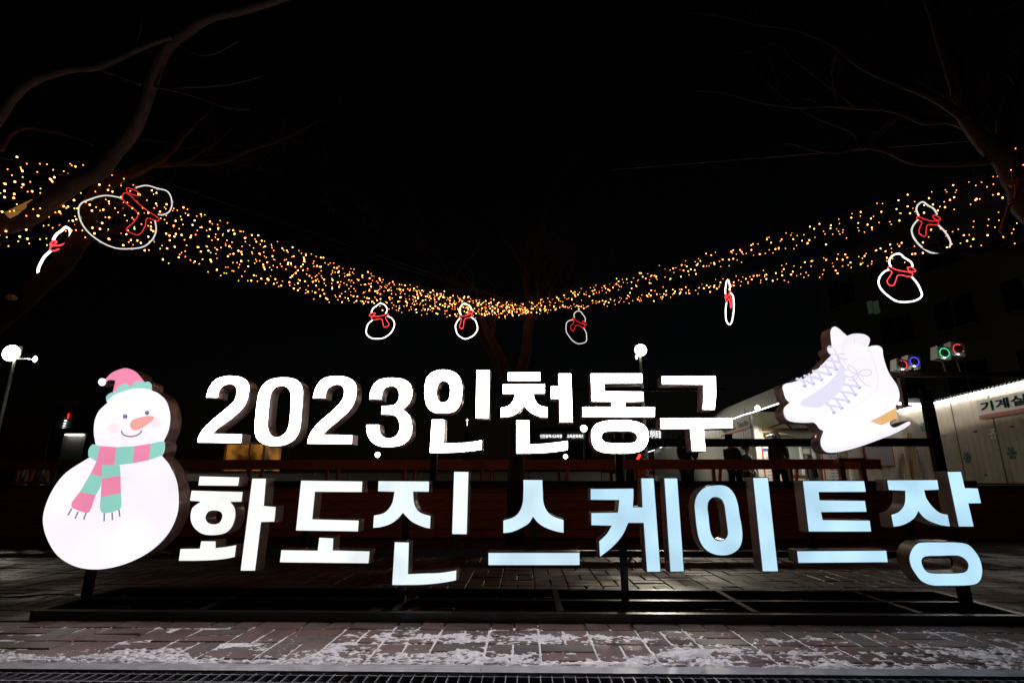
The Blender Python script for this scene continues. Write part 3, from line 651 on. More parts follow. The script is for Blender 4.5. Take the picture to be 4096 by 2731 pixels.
# small warning sign
p0 = mw.hit(3696, 1772, .012); p1 = mw.hit(3712, 1786, .012); p2 = mw.hit(3732, 1786, .012)
ws = thing('warning_sign', p0, 'small red and yellow warning sign by the black sign post', 'sign')
def quadp(name, pa, pb, z0, z1, m_, par, n_=None, th=.004):
    a = Vector((pa.x, pa.y, 0)); b2 = Vector((pb.x, pb.y, 0)); nn_ = (n_ or mw.n) * th
    mb = MB(); mb.obox((a + b2) / 2 + Vector((0, 0, (z0 + z1) / 2)), (b2 - a) / 2, nn_ / 2, Vector((0, 0, (z1 - z0) / 2))); return mb.build(name, m_, par)
quadp('red_panel', p0, p1, p1.z, p0.z, M['red'], ws); quadp('yellow_panel', p1, p2, p1.z, p0.z, M['yellow'], ws)
mb = MB(); q1 = Vector((p1.x, p1.y, p1.z + .02)) + mw.n * .005; text_into(mb, '위치', q1 + (p2 - p1) * .1, Vector((p2.x - p1.x, p2.y - p1.y, 0)) * .75, Vector((0, 0, (p0.z - p1.z) * .7)), .02); mb.build('lettering', M['ink'], ws)
mb = MB(); q1 = Vector((p0.x, p0.y, p1.z + .02)) + mw.n * .005; text_into(mb, '위험', q1 + (p1 - p0) * .12, Vector((p1.x - p0.x, p1.y - p0.y, 0)) * .75, Vector((0, 0, (p0.z - p1.z) * .35)), .02); mb.build('lettering', M['white'], ws)

# ticket office: grey clad flank + cream front
TA, TB = (8.38, 36), (6.66, 16.0)
tw = Wall(TA, TB)
if tw.n.x > 0: tw.n = -tw.n
B2 = thing('ticket_office', (8, 17, DZ), 'grey clad ticket office with cream lit front, windows and dark sloping roof', 'ticket office')
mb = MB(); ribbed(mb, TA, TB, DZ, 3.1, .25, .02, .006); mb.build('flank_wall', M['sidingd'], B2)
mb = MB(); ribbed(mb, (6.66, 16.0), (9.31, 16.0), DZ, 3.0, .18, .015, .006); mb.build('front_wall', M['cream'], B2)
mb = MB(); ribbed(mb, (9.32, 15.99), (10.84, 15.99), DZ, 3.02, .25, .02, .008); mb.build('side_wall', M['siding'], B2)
MB().box(6.63, 6.76, 15.94, 16.0, DZ, 2.62).build('corner_post', M['white'], B2)
MB().box(9.19, 9.28, 15.93, 15.99, DZ, 2.35).build('door_frame', M['white'], B2)
e1, e2 = P(3150, 1600, 14.2), P(2600, 1806, 34); e1.z = 3.05; e2.z = 3.05
mb = MB(); n_ = 70
up = Vector((1.15, .3, .93))
for i in range(n_):
    p, q, s2 = e2.lerp(e1, i / n_), e2.lerp(e1, (i + .5) / n_), e2.lerp(e1, (i + 1) / n_); h = Vector((0, 0, .012))
    mb.add([p, q, q + up + h, p + up + h], [(0, 1, 2, 3)]); mb.add([q, s2, s2 + up, q + up], [(0, 1, 2, 3)])
mb.build('roof', M['roof'], B2)
LED2 = emat('dimmer_led_tube', (.93, .96, 1.0), 5.0)
lp = [tw.hit(px, py, .22) for px, py in ((2580, 1812), (2617, 1799), (2640, 1790), (2668, 1778), (2800, 1728), (2925, 1678), (2970, 1660), (3020, 1646), (3080, 1625), (3125, 1610))]
for seg in (lp[0:2], lp[2:4], lp[4:]):
    MB().tube(seg, .014, 6).build('led_tube', LED2, B2)
# truss and windows
for a, b2, wd in (((3050, 1718), (3345, 1716), .07), ((3075, 1712), (3135, 1690), .045), ((3165, 1712), (3140, 1688), .04), ((3215, 1690), (3290, 1712), .05)):
    MB().bar(P(a[0], a[1], 15.8), P(b2[0], b2[1], 15.8 - .001 * wd), wd).build('truss_timber', M['maroon'], B2)
def rect(px0, px1, py0, py1, Y): a = P(px0, py0, Y); b2 = P(px1, py1, Y); return a.x, b2.x, b2.z, a.z
x0, x1, z0, z1 = rect(3140, 3265, 1777, 1900, 15.97)
WN = MB().box(x0, x1, 15.96, 15.985, z0, z1).build('window', M['glass'], B2)
for q in (x0, (x0 + x1) / 2 + .03, x1): MB().box(q - .035, q + .035, 15.93, 15.959, z0, z1).build('frame', M['white'], WN)
MB().box(x0, x1, 15.94, 15.958, z1 - .04, z1 + .02).build('frame', M['white'], WN)
pa = rect(3212, 3242, 1794, 1814, 15.93); MB().box(pa[0], pa[1], 15.945, 15.958, pa[2], pa[3]).build('notice', M['white'], WN)
# posters
def poster(px0, px1, py0, py1, Y, lab, m_, rows=9):
    a0, a1, b0, b1 = rect(px0, px1, py0, py1, Y); t = thing('poster', ((a0 + a1) / 2, Y, b0), lab, 'poster', 'posters by the ticket office')
    MB().box(a0, a1, Y - .01, Y, b0, b1).build('border', M['red'], t)
    MB().box(a0 + .03, a1 - .03, Y - .016, Y - .0101, b0 + .03, b1 - .03).build('sheet', m_, t)
    wd = a1 - a0; ht = b1 - b0
    MB().box(a0 + .12 * wd, a1 - .12 * wd, Y - .019, Y - .0162, b1 - .16 * ht, b1 - .09 * ht).build('heading_bar', M['blue'], t)
    mb = MB(); rr = random.Random(int(px0))
    for i in range(rows):
        z = b1 - ht * (.22 + .68 * i / rows)
        for (u0, u1) in ((.14, .2), (.4, .62), (.68, .86)): mb.box(a0 + u0 * wd, a0 + (u1 - rr.random() * .05) * wd, Y - .0185, Y - .0162, z - .014, z + .004)
    tag(mb.build('printed_text', M['grey' if m_ is not M['white'] else 'blue'], t))
poster(3044, 3098, 1776, 1960, 15.93, 'red edged timetable poster with blue heading left of the ticket window', M['white'])
poster(3283, 3372, 1790, 1960, 15.93, 'white text poster right of the ticket window', M['white'])
poster(3452, 3582, 1773, 1865, 15.93, 'large dim grey poster with red edge on the wall beside the shovels', M['grey'])
# Ticket box sign, hanging off the flank
ta = tw.hit(2920, 1700, .35); tb = tw.hit(3000, 1672, .35)
tz1 = tw.hit(2998, 1662, .35).z; tz0 = tw.hit(2998, 1714, .35).z
ts = thing('ticket_sign', (tb.x, tb.y, tz0), 'grey hanging sign reading 매표소 Ticket Box under the eave', 'sign')
du = Vector((tb.x - ta.x, tb.y - ta.y, 0)); t0 = Vector((tb.x, tb.y, 0)) - du * 1.5
mb = MB(); mb.obox(t0 + du * .75 + Vector((0, 0, (tz0 + tz1) / 2)), du * .75, tw.n * .02, Vector((0, 0, (tz1 - tz0) / 2))); mb.build('board', M['grey'], ts)
mb = MB(); mb.obox(t0 + du * .75 + Vector((0, 0, tz0 + .03)) + tw.n * .022, du * .75, tw.n * .002, Vector((0, 0, .025))); mb.build('red_stripe', M['red'], ts)
mb = MB(); zz = (tz1 - tz0); text_into(mb, '매표소', t0 + du * .08 + Vector((0, 0, tz0 + zz * .25)) + tw.n * .026, du * .78, Vector((0, 0, zz * .6)), .02)
text_into(mb, 'Ticket Box', t0 + du * .93 + Vector((0, 0, tz0 + zz * .3)) + tw.n * .026, du * .52, Vector((0, 0, zz * .45)), .01); mb.build('lettering', M['ink'], ts)
mb = MB(); mb.bar(t0 + du * .2 + Vector((0, 0, tz1)), t0 + du * .2 + Vector((0, 0, 3.05)), .02); mb.bar(t0 + du * 1.3 + Vector((0, 0, tz1)), t0 + du * 1.3 + Vector((0, 0, 3.05)), .02); mb.build('hanger', M['steel'], ts)

# shovels and planks leaning at the machine room wall
def lean(px0, py0, px1, off1, wd, m_, name, lab, cat, head=None, hm=None):
    a = mw.hit(px0, py0, .06); f_ = mw.hit(px1, 1905, off1); a0 = Vector((f_.x, f_.y, 0)); dirp = a - Vector((f_.x, f_.y, f_.z)); k = (a.z - DZ) / (a.z - f_.z); base = a - dirp * k
    t = thing(name, (base.x, base.y, DZ), lab, cat, 'tools leaning at the white cabin')
    MB().bar(base, a, wd[0], wd[1]).build('shaft' if head else 'board', m_, t)
    if head == 'grip':
        d_ = (a - base).normalized(); s_ = mw.d * .06; mb = MB(); mb.bar(a, a + d_ * .09 + s_, .02); mb.bar(a, a + d_ * .09 - s_, .02); mb.bar(a + d_ * .09 + s_, a + d_ * .09 - s_, .025); mb.build('handle', hm, t)
        b2 = MB(); b2.obox(base + d_ * .2, mw.d * .14, mw.n * .01, d_ * .18); b2.build('blade', M['toolg'], t)
    if head == 'broom':
        d_ = (a - base).normalized(); MB().obox(a + d_ * .05, mw.d * .10, mw.n * .03, d_ * .07).build('broom_head', hm, t)
lean(3637, 1732, 3650, .3, (.09, .03), M['toolw'], 'timber_board', 'tall brown plank leaning on the wall left of the green handled shovel', 'plank')
lean(3655, 1800, 3656, .35, (.04, .04), M['toolw'], 'shovel', 'shovel with green grip leaning against the white wall', 'shovel', 'grip', M['toolg'])
lean(3600, 1822, 3618, .5, (.04, .04), M['toolw'], 'broom', 'dark green headed broom leftmost of the leaning tools', 'broom', 'broom', M['toolg'])
lean(3612, 1815, 3640, .45, (.04, .04), M['toolw'], 'wooden_pole', 'thin wooden pole leaning between the broom and the plank', 'pole')
lean(3668, 1800, 3693, .5, (.02, .02), M['maroon'], 'wooden_pole', 'slanting dark rod rightmost of the leaning tools', 'pole')

# second LED line far right behind
t = thing('distant_canopy', (11.6, 19, 0), 'thin LED lit canopy edge behind the ice skates box', 'canopy')
MB().bar(P(3585, 1613, 19), P(3700, 1617, 19), .05).build('led_tube', LED, t)
pp = P(3585, 1613, 19.3); MB().box(pp.x - .1, pp.x + 3, 19.1, 22, pp.z - .05, pp.z + .15).build('canopy_roof', M['roof'], t)
MB().box(pp.x, pp.x + .1, 19.2, 19.3, 0, pp.z - .06).build('post', M['maroon'], t); MB().box(pp.x + 2.7, pp.x + 2.8, 19.2, 19.3, 0, pp.z - .06).build('post', M['maroon'], t)

# dark apartment block
AB = thing('apartment_block', (20, 30, 0), 'dark unlit apartment block rising behind the cabins at the right', 'building')
A0, A1 = Vector((17.6, 31, 0)), Vector((21.5, 16, 0)); dd = (A1 - A0); L = dd.length; dd.normalize(); nn2 = Vector((dd.y, -dd.x, 0))
if nn2.x > 0: nn2 = -nn2
HZ = 13.0
mb = MB(); mb.obox((A0 + A1) / 2 - nn2 * 4 + Vector((0, 0, HZ / 2)), dd * L / 2, nn2 * 4, Vector((0, 0, HZ / 2)))
mb.build('wall', M['block'], AB)
MB().obox((A0 + A1) / 2 - nn2 * 4 + Vector((0, 0, HZ + .25)), dd * (L / 2 + .2), nn2 * 4.2, Vector((0, 0, .249))).build('roof', M['block'], AB)
for fl in range(4):
    for k in range(5):
        c = A0 + dd * (1.6 + k * 2.9) + Vector((0, 0, 2.6 + fl * 2.9)) + nn2 * .02
        W_ = MB(); W_.obox(c, dd * .85, nn2 * .03, Vector((0, 0, .65))); wo = W_.build('window', M['blockwin'], AB)
        MB().obox(c + nn2 * .05 - Vector((0, 0, .72)), dd * .95, nn2 * .08, Vector((0, 0, .06))).build('sill', M['block'], wo)
        MB().obox(c + nn2 * .04, dd * .03, nn2 * .02, Vector((0, 0, .65))).build('frame', M['block'], wo)
    MB().obox((A0 + A1) / 2 + nn2 * .03 + Vector((0, 0, 4.1 + fl * 2.9)), dd * L / 2, nn2 * .05, Vector((0, 0, .08))).build('floor_band', M['block'], AB)
c = P(3492, 1235, 29.0)
MB().obox(Vector((c.x, 28.5, c.z)) - Vector((.0, 0, 0)), (.28, 0, 0), (0, .03, 0), (0, 0, .42)).build('lit_window', emat('dim_green_window', (.035, .055, .03), 1.), AB) if False else None
pw = Wall((A0.x, A0.y), (A1.x, A1.y)); pw.n = nn2
for (pa, pb) in ((3472, 3490), (3496, 3516)):
    a = pw.hit(pa, 1235, .08); b2 = pw.hit(pb, 1228, .08); zc = pw.hit(pa, 1232, .08).z
    MB().obox(Vector(((a.x + b2.x) / 2, (a.y + b2.y) / 2, zc)), Vector((b2.x - a.x, b2.y - a.y, 0)) / 2, nn2 * .02, Vector((0, 0, .34))).build('lit_window', emat('dim_green_window', (.014, .024, .012), 1.), AB)

# speaker / LED ring cabinets on a timber beam
BF = thing('beam_frame', (13.5, 17, 0), 'dark red timber beam frame carrying the four ring lit boxes', 'beam frame')
ba, bb = P(3560, 1500, 17), P(4250, 1480, 17)
zb2 = 4.28
MB().bar((ba.x, 17, zb2), (bb.x, 17, zb2), .16, .14).build('beam', M['maroon'], BF)
for q in (ba.x + .3, bb.x - .3): MB().bar((q, 17, 0), (q, 17, zb2 - .071), .14).build('post', M['maroon'], BF)
rings = [((3610, 1459), 23, (1, .03, .03), 'red ring lit box, left one of the lower pair', .5), ((3657, 1446), 24, (.08, .06, 1), 'blue ring lit box beside the red one in the lower pair', 1),
         ((3777, 1411), 26, (.03, .8, .3), 'green ring lit box, left one of the upper pair', 1), ((3832, 1396), 27, (1, .05, .05), 'partly lit red ring box at the right end of the upper pair', .45)]
for (px, py), rp, col, lab, frac in rings:
    Y = 16.9; c = P(px, py, Y); s_ = rp / F * Y * 1.02
    t = thing('ring_light_box', (c.x, Y + .2, c.z - s_), lab, 'speaker', 'ring lit boxes above the cabins')
    tilt = Matrix.Rotation(R(9), 3, 'Y')
    def T(x, y, z): return c + tilt @ Vector((x, y, z))
    mb = MB(); vs = [T(x, y, z) for y in (0, .3) for (x, z) in ((-s_, -s_), (s_, -s_), (s_, s_), (-s_, s_))]
    mb.add(vs, [(0, 1, 2, 3), (5, 4, 7, 6), (0, 4, 5, 1), (1, 5, 6, 2), (2, 6, 7, 3), (3, 7, 4, 0)]); mb.build('cabinet', M['box'], t)
    r0 = s_ * .70; n = 24
    mb = MB(); mb.add([T(0, -.004, 0)] + [T(r0 * .96 * math.cos(a * math.pi / 12), -.006, r0 * .96 * math.sin(a * math.pi / 12)) for a in range(24)], [(0, i + 1, (i + 1) % 24 + 1) for i in range(24)]); mb.build('cone', M['cone'], t)
    mb = MB(); rr = random.Random(px)
    for k in range(20):
        if frac < 1 and (k > 4 and k < 14) != (frac < .48) and rr.random() < .7: continue
        a = k * 2 * math.pi / 20; q = T(r0 * math.cos(a), -.015, r0 * math.sin(a)); mb.ball(q, .011, 6, 4)
    mb.build('led_ring', emat('ring_led', col, 4), t)
    MB().ball(T(-s_ * .1, -.03, -s_ * .82), .022, 8, 5, sq=(2, .6, .8)).build('work_light', emat('work_light', (1, 1, .85), 6), t)
    ld = bpy.data.lights.new('work_light_glow', 'POINT'); ld.energy = .5; ld.shadow_soft_size = .03; lo = bpy.data.objects.new('work_light_glow', ld); C.objects.link(lo); lo.parent = t; lo.location = T(-s_ * .1, -.16, -s_ * .9) - t.location
    MB().bar(c + Vector((0, .15, -s_)), (c.x, 16.98, zb2 + .07), .04).build('bracket', M['maroon'], t)

# ================================================================== LAMPS
def lamp(px, py, Y, rad, strength, power, lab, aim, head2=None, pole=True, col=(1, .90, .70), z0=DZ, pw_=.05):
    c = P(px, py, Y); t = thing('flood_light', (c.x, Y + .12, z0), lab, 'flood light', 'flood lights')
    if pole: MB().tube([(c.x, Y + .18, z0), (c.x, Y + .18, c.z + .1)], [pw_ * 1.15, pw_ * .85], 10).build('pole', M['steel'], t)
    toc = (CAM - c).normalized(); side = toc.cross(Vector((0, 0, 1))).normalized(); upv = side.cross(toc)
    MB().obox(c + _f * rad * .6 + Vector((0, 0, rad * .25)), (rad * .95, 0, 0), (0, rad * .25, 0), (0, 0, rad * .7)).build('housing', M['dark'], t)
    em = emat('lamp_lens', col, strength); MB().ball(c, rad, 16, 10, sq=(1, .6, 1)).build('lens', em, t, True)
    if head2:
        c2 = P(*head2, Y + .05); MB().bar(Vector((c.x, Y + .18, c2.z + .05)), c2, .03).build('bracket', M['steel'], t)
        MB().ball(c2, rad * .42, 8, 6, sq=(.5, .6, 1.0)).build('spot_lens', emat('spot_lens', (.8, 1, .95), 3), t)
    if power:
        ld = bpy.data.lights.new('lamp_light', 'SPOT'); ld.energy = power; ld.color = col; ld.shadow_soft_size = rad * .5; ld.spot_size = R(125); ld.spot_blend = .6
        lo = bpy.data.objects.new('lamp_light', ld); C.objects.link(lo); lo.parent = t; lo.location = c + aim.normalized() * rad * 1.1 - t.location; lo.rotation_euler = aim.to_track_quat('-Z', 'Y').to_euler()
    return t
lamp(45, 1412, 17, .27, 9, 320, 'brightest flood light on a tall pole at the left edge', Vector((.75, -.1, -.75)), (140, 1436))
lamp(2563, 1400, 22, .25, 9, 1700, 'bright flood light on a tall grey pole above the letter 동', Vector((.55, -.7, -.9)), (2546, 1428), pw_=.075)
lamp(1510, 1818, 42, .20, 9, 100, 'small bright lamp low beneath the digit 3', Vector((.1, -1, -.6)))
lamp(2262, 1825, 42, .17, 9, 100, 'small bright lamp just above the rail beneath the syllable 천', Vector((.1, -1, -.6)))
lamp(2335, 1713, 40, .25, 9, 200, 'middle sized lamp beside the left edge of the syllable 동', Vector((0, -1, -.8)))
wl = tw.hit(3030, 1632, .6); wl.y = 15.2; wl.x = P(3030, 1632, 15.2).x; wl.z = P(3030, 1632, 15.2).z
t = lamp(3030, 1632, 15.2, .075, 9, 230, 'small wall flood light above the ticket office corner', Vector((.15, .05, -1)), pole=False)
MB().bar(Vector((wl.x, 15.25, wl.z)), Vector((wl.x, 16.05, wl.z + .02)), .03).build('bracket', M['steel'], t)
t['category'] = 'wall light'
# slim grey poles
for k, (px, py0, py1, Y, lab) in enumerate(((205 / 1, 1700, 1830, 30, 'thin leaning grey pole behind the left end of the deck rail'), (1156, 1790, 1830, 30, 'short thin pole under the digit 0'), (2490, 1700, 1905, 24, 'slim grey pole just left of the tall flood light pole'))):
    a = P(px, py0, Y); tag(MB().tube([(a.x, Y, 0), (a.x, Y, a.z)], .05, 8).build('grey_pole', M['steel'], origin=(a.x, Y, 0)), lab, 'pole')

# ================================================================== FAR SIGNS AND LIGHTS
def far_block(px0, px1, py, Y, name, lab, cat='building'):
    a, b2 = P(px0, py, Y), P(px1, py, Y); t = thing(name, ((a.x + b2.x) / 2, Y, 0), lab, cat)
    MB().box(a.x, b2.x, Y, Y + 8, 0, a.z).build('wall', M['block'], t); MB().box(a.x - .3, b2.x + .3, Y - .3, Y + 8.3, a.z + .01, a.z + .4).build('roof', M['block'], t); return t
LW = emat('lit_letters', (.95, .98, 1), 1.6)
t = far_block(2130, 2360, 1725, 70, 'education_hall', 'far dark hall with small lit white Korean lettering')
for body, pa, pb in (('인천광역시교육청', 2161, 2247), ('교육문화회관', 2268, 2336)):
    a, b2 = P(pa, 1751, 69.9), P(pb, 1737, 69.9); mb = MB(); text_into(mb, body, (a.x, 69.9, a.z), (b2.x - a.x, 0, 0), (0, 0, b2.z - a.z), .02); mb.build('lit_lettering', LW, t)
t = far_block(2570, 2700, 1712, 45, 'rink_office', 'far dark low hall with lit skating rink lettering beside the tall pole')
a, b2 = P(2590, 1752, 44.9), P(2643, 1720, 44.9); mb = MB(); text_into(mb, '스케이트장', (a.x, 44.9, a.z - .0), (b2.x - a.x, 0, 0), (0, 0, b2.z - a.z), .02); mb.build('lit_lettering', LW, t)
a = P(1869, 1674, 90); b2 = P(1869, 1702, 90)
t = thing('church_steeple', (a.x, 90, 0), 'tiny lit white cross on a dark steeple far behind the sign', 'steeple')
mb = MB(); mb.box(a.x - .06, a.x + .06, 89.9, 90.1, b2.z, a.z); zz = P(1869, 1680, 90).z; mb.box(a.x - .22, a.x + .22, 89.88, 90.12, zz - .06, zz + .06); mb.build('cross', LW, t)
mb = MB(); mb.add([(a.x - 1, 89, 0), (a.x + 1, 89, 0), (a.x + 1, 91, 0), (a.x - 1, 91, 0), (a.x - .05, 89.95, b2.z), (a.x + .05, 89.95, b2.z), (a.x + .05, 90.05, b2.z), (a.x - .05, 90.05, b2.z)], [(0, 1, 5, 4), (1, 2, 6, 5), (2, 3, 7, 6), (3, 0, 4, 7), (4, 5, 6, 7)]); mb.build('spire', M['block'], t)
t = far_block(225, 300, 1640, 60, 'sign_tower', 'far narrow dark tower with a small red lit numeral 1')
a, b2 = P(268, 1673, 59.9), P(278, 1653, 59.9); mb = MB(); text_into(mb, '1', (a.x, 59.9, a.z), (b2.x - a.x, 0, 0), (0, 0, b2.z - a.z), .03); mb.build('lit_numeral', emat('red_numeral', (1, .02, .02), 2), t)
for k in range(4): 
    c = P(262 - k * 3, 1682 + k * 10.5, 59.9); MB().box(c.x - .1, c.x + .1, 59.85, 59.95, c.z - .08, c.z + .08).build('lit_window', LW, t)
t = far_block(255, 345, 1735, 40, 'kiosk', 'far dark kiosk with a white strip light along its front')
a, b2 = P(263, 1741, 39.8), P(332, 1739, 39.8); MB().box(a.x, b2.x, 39.7, 39.9, a.z, b2.z + .06).build('strip_light', emat('strip_light', (1, .98, .85), 4), t)
# orange glowing vinyl tent
om = emat('orange_glow_vinyl', (.45, .17, .02), .55, (.3, .12, .03)); tt = om.node_tree
nz = tt.nodes.new('ShaderNodeTexNoise'); nz.inputs['Scale'].default_value = 1.1; nz.inputs['Detail'].default_value = 3
cr = tt.nodes.new('ShaderNodeValToRGB'); cr.color_ramp.elements[0].position = .42; cr.color_ramp.elements[0].color = (.02, .008, .002, 1); cr.color_ramp.elements[1].position = .62; cr.color_ramp.elements[1].color = (.50, .20, .025, 1)
tcn = tt.nodes.new('ShaderNodeTexCoord'); tt.links.new(tcn.outputs['Object'], nz.inputs['Vector']); tt.links.new(nz.outputs[0], cr.inputs[0]); tt.links.new(cr.outputs[0], tt.nodes['Principled BSDF'].inputs['Emission Color'])
a, b2 = P(908, 1776, 21), P(1060, 1776, 21); t = thing('vinyl_tent', ((a.x + b2.x) / 2, 21, DZ), 'small vinyl tent glowing smoky orange behind the deck rail', 'tent')
MB().box(a.x, b2.x, 21, 22.5, DZ, a.z).build('vinyl_wall', om, t)
mb = MB()
for q in (a.x, b2.x, a.x + .62 * (b2.x - a.x)): mb.box(q - .03, q + .03, 20.94, 20.999, DZ, a.z + .04)
mb.box(a.x, b2.x, 20.95, 20.999, a.z + .041, a.z + .08); mb.build('frame', M['wood2'], t)
# wrapped bundles at the far left of the deck
def bundle(px0, px1, pyt, Y, m_, lab, seed):
    a, b2 = P(px0, pyt, Y), P(px1, pyt, Y); rr = random.Random(seed); cx = (a.x + b2.x) / 2; w2 = (b2.x - a.x) / 2; mb = MB(); n, m = 16, 9; vs = []
    for j in range(m + 1):
        z = DZ + (a.z - DZ) * j / m
        for i in range(n):
            t = 2 * math.pi * i / n; k = (1 - .35 * (j / m) ** 3) * rr.uniform(.82, 1.1); vs.append((cx + w2 * k * math.cos(t), Y + w2 * k * math.sin(t), z + rr.uniform(-.03, .03)))
    vs.append((cx, Y, a.z + .02)); fs = [(j*n+i, j*n+(i+1) % n, (j+1)*n+(i+1) % n, (j+1)*n+i) for j in range(m) for i in range(n)] + [(m*n+i, m*n+(i+1) % n, len(vs) - 1) for i in range(n)]
    mb.add(vs, fs); mb.m = [rr.choice([0, 0, 1]) if len(m_) > 1 else 0 for _ in mb.f]; tag(mb.build('wrapped_bundle', m_, origin=(cx, Y, DZ)), lab, 'bundle', 'wrapped bundles behind the deck rail')
foil = mat('crumpled_film', (.5, .5, .5), .15, .5, .2, 20)
bundle(70, 122, 1862, 13, [foil, M['red']], 'red and silver wrapped bundle at the far left behind the rail', 1)
bundle(143, 205, 1862, 13, [foil], 'clear film wrapped bundle between rail posts at the left', 2)
bundle(208, 232, 1868, 13, [M['toolw']], 'narrow tan bundle right of the film wrapped one', 3)

# ================================================================== PEOPLE
def skin_mesh(joints, edges, name, mat_, parent, levels=2):
    """joints: list of (world pos, radius); first joint is the skin root"""
    off = wpos(parent); me = bpy.data.meshes.new(name)
    me.from_pydata([tuple(Vector(p) - off) for p, r_ in joints], edges, []); me.materials.append(mat_)
    ob = bpy.data.objects.new(name, me); C.objects.link(ob)
    ob.modifiers.new('s', 'SKIN'); sv = me.skin_vertices[0].data
    for i, (p, r_) in enumerate(joints):
        rr_ = r_ if isinstance(r_, tuple) else (r_, r_); sv[i].radius = rr_; sv[i].use_root = (i == 0)
    ss = ob.modifiers.new('u', 'SUBSURF'); ss.levels = ss.render_levels = levels
    dg = bpy.context.evaluated_depsgraph_get(); m2 = bpy.data.meshes.new_from_object(ob.evaluated_get(dg))
    o = bpy.data.objects.new(name, m2); bpy.data.objects.remove(ob); C.objects.link(o); o.parent = parent; m2.name = name
    if not m2.materials: m2.materials.append(mat_)
    m2.polygons.foreach_set('use_smooth', [True] * len(m2.polygons)); return o
def person(px, ytop, Y, yaw, jacket, trous, label, hood=False, lean_=0., arms='down', headturn=0., H=None, base=DZ, cap=None):
    top = P(px, ytop, Y); H = H or (top.z - base); k = H / 1.76; t = thing('person', (top.x, Y, base), label, 'person', 'people by the ticket office')
    Rz = Matrix.Rotation(yaw, 3, 'Z'); Rl = Matrix.Rotation(-lean_, 3, 'X'); Rh = Matrix.Rotation(headturn, 3, 'Z')
    def W(x, y, z, rot=True):
        v = Vector((x, y, z))
        if lean_ and z > .95: v = Rl @ (v - Vector((0, 0, .95))) + Vector((0, 0, .95))
        return Vector((top.x, Y, base)) + (Rz @ v) * k
    def Wh(x, y, z):
        v = Rh @ Vector((x, y, 0)); return W(v.x, v.y, z)
    J = [(W(0, 0, .95), .12), (W(0, 0, 1.10), (.12, .09)), (W(0, 0, 1.28), (.13, .10)), (W(0, 0, 1.41), (.11, .08)), (W(0, .005, 1.50), .052), (Wh(0, .02, 1.57), .062), (Wh(0, .025, 1.655), (.078, .095)), (Wh(0, .01, 1.72), .06), (Wh(0, .118, 1.635), .013)]
    E = [(0, 1), (1, 2), (2, 3), (3, 4), (4, 5), (5, 6), (6, 7), (6, 8)]
    arm = {'down': [(.155, 0, 1.40), (.19, -.02, 1.14), (.19, .06, .90), (.19, .08, .82)], 'phone': [(.19, 0, 1.42), (.24, .06, 1.15), (.12, .30, 1.30), (.09, .34, 1.37)],
           'pocket': [(.155, 0, 1.40), (.19, -.04, 1.15), (.16, .10, .99), (.14, .14, .95)], 'baton': [(.19, 0, 1.42), (.25, .06, 1.15), (.20, .33, 1.12), (.19, .41, 1.14)]}[arms]
    wr = []
    for sx in (-1, 1):
        idx = len(J); rad = [.062, .045, .030, .034]
        for q, r_ in zip(arm, rad): J.append((W(q[0] * sx, q[1], q[2]), r_))
        E += [(3, idx), (idx, idx + 1), (idx + 1, idx + 2), (idx + 2, idx + 3)]
        d_ = (Vector(arm[3]) - Vector(arm[2])).normalized(); wr.append(W(arm[3][0] * sx, arm[3][1], arm[3][2])); perp = Vector((0, 1, 0)) if abs(d_.z) > .6 else Vector((1, 0, 0))
        for f_ in range(4):                     # four fingers, unequal and curled
            o_ = perp * ((f_ - 1.5) * .018); ln = (.055, .065, .062, .048)[f_]; b_1 = Vector(arm[3]) + d_ * .04 + o_; b_2 = b_1 + d_ * ln * .6 + Vector((-.008, 0, -.008)); b_3 = b_2 + d_ * ln * .3 + Vector((-.018, .0, -.012)); n0 = len(J)
            for q, r_ in ((b_1, .010), (b_2, .009), (b_3, .007)): J.append((W(q.x * sx, q.y, q.z), r_))
            E += [(idx + 3, n0), (n0, n0 + 1), (n0 + 1, n0 + 2)]
        th = Vector(arm[3]) - perp * .045 + Vector((-.01, 0, 0)); n0 = len(J); J += [(W(th.x * sx, th.y, th.z), .011), (W((th.x - .01) * sx, th.y + d_.y * .03, th.z + d_.z * .03), .009)]; E += [(idx + 3, n0), (n0, n0 + 1)]
        idx = len(J)
        for q, r_ in (((.09, 0, .90), .09), ((.10, .02, .50), .058), ((.10, 0, .09), .038), ((.11, .13, .035), .032)): J.append((W(q[0] * sx, q[1], q[2]), r_))
        E += [(0, idx), (idx, idx + 1), (idx + 1, idx + 2), (idx + 2, idx + 3)]
    J = [(p, tuple(a * k for a in r_) if isinstance(r_, tuple) else r_ * k) for p, r_ in J]
    skin_mesh(J, E, 'body', M['skin'], t)
    Jk = [(W(0, 0, 1.10), (.15, .115)), (W(0, 0, .84), (.155, .125)), (W(0, 0, 1.28), (.165, .125)), (W(0, 0, 1.41), (.12, .10)), (W(0, 0, 1.49), .075)]; Ek = [(0, 1), (0, 2), (2, 3), (3, 4)]
    for sx in (-1, 1):
        i0 = len(Jk)
        for q, r_ in zip(arm[:3], (.066, .056, .044)): Jk.append((W(q[0] * sx, q[1], q[2]), r_))
        Ek += [(3, i0), (i0, i0 + 1), (i0 + 1, i0 + 2)]
    if hood: n0 = len(Jk); Jk += [(Wh(0, -.02, 1.60), .098), (Wh(0, -.015, 1.68), .102), (Wh(0, -.02, 1.74), .07)]; Ek += [(4, n0), (n0, n0 + 1), (n0 + 1, n0 + 2)]
    Jk = [(p, tuple(a * k for a in r_) if isinstance(r_, tuple) else r_ * k) for p, r_ in Jk]
    skin_mesh(Jk, Ek, 'jacket', jacket, t)
    Jt = [(W(0, 0, .93), .14)]; Et = []
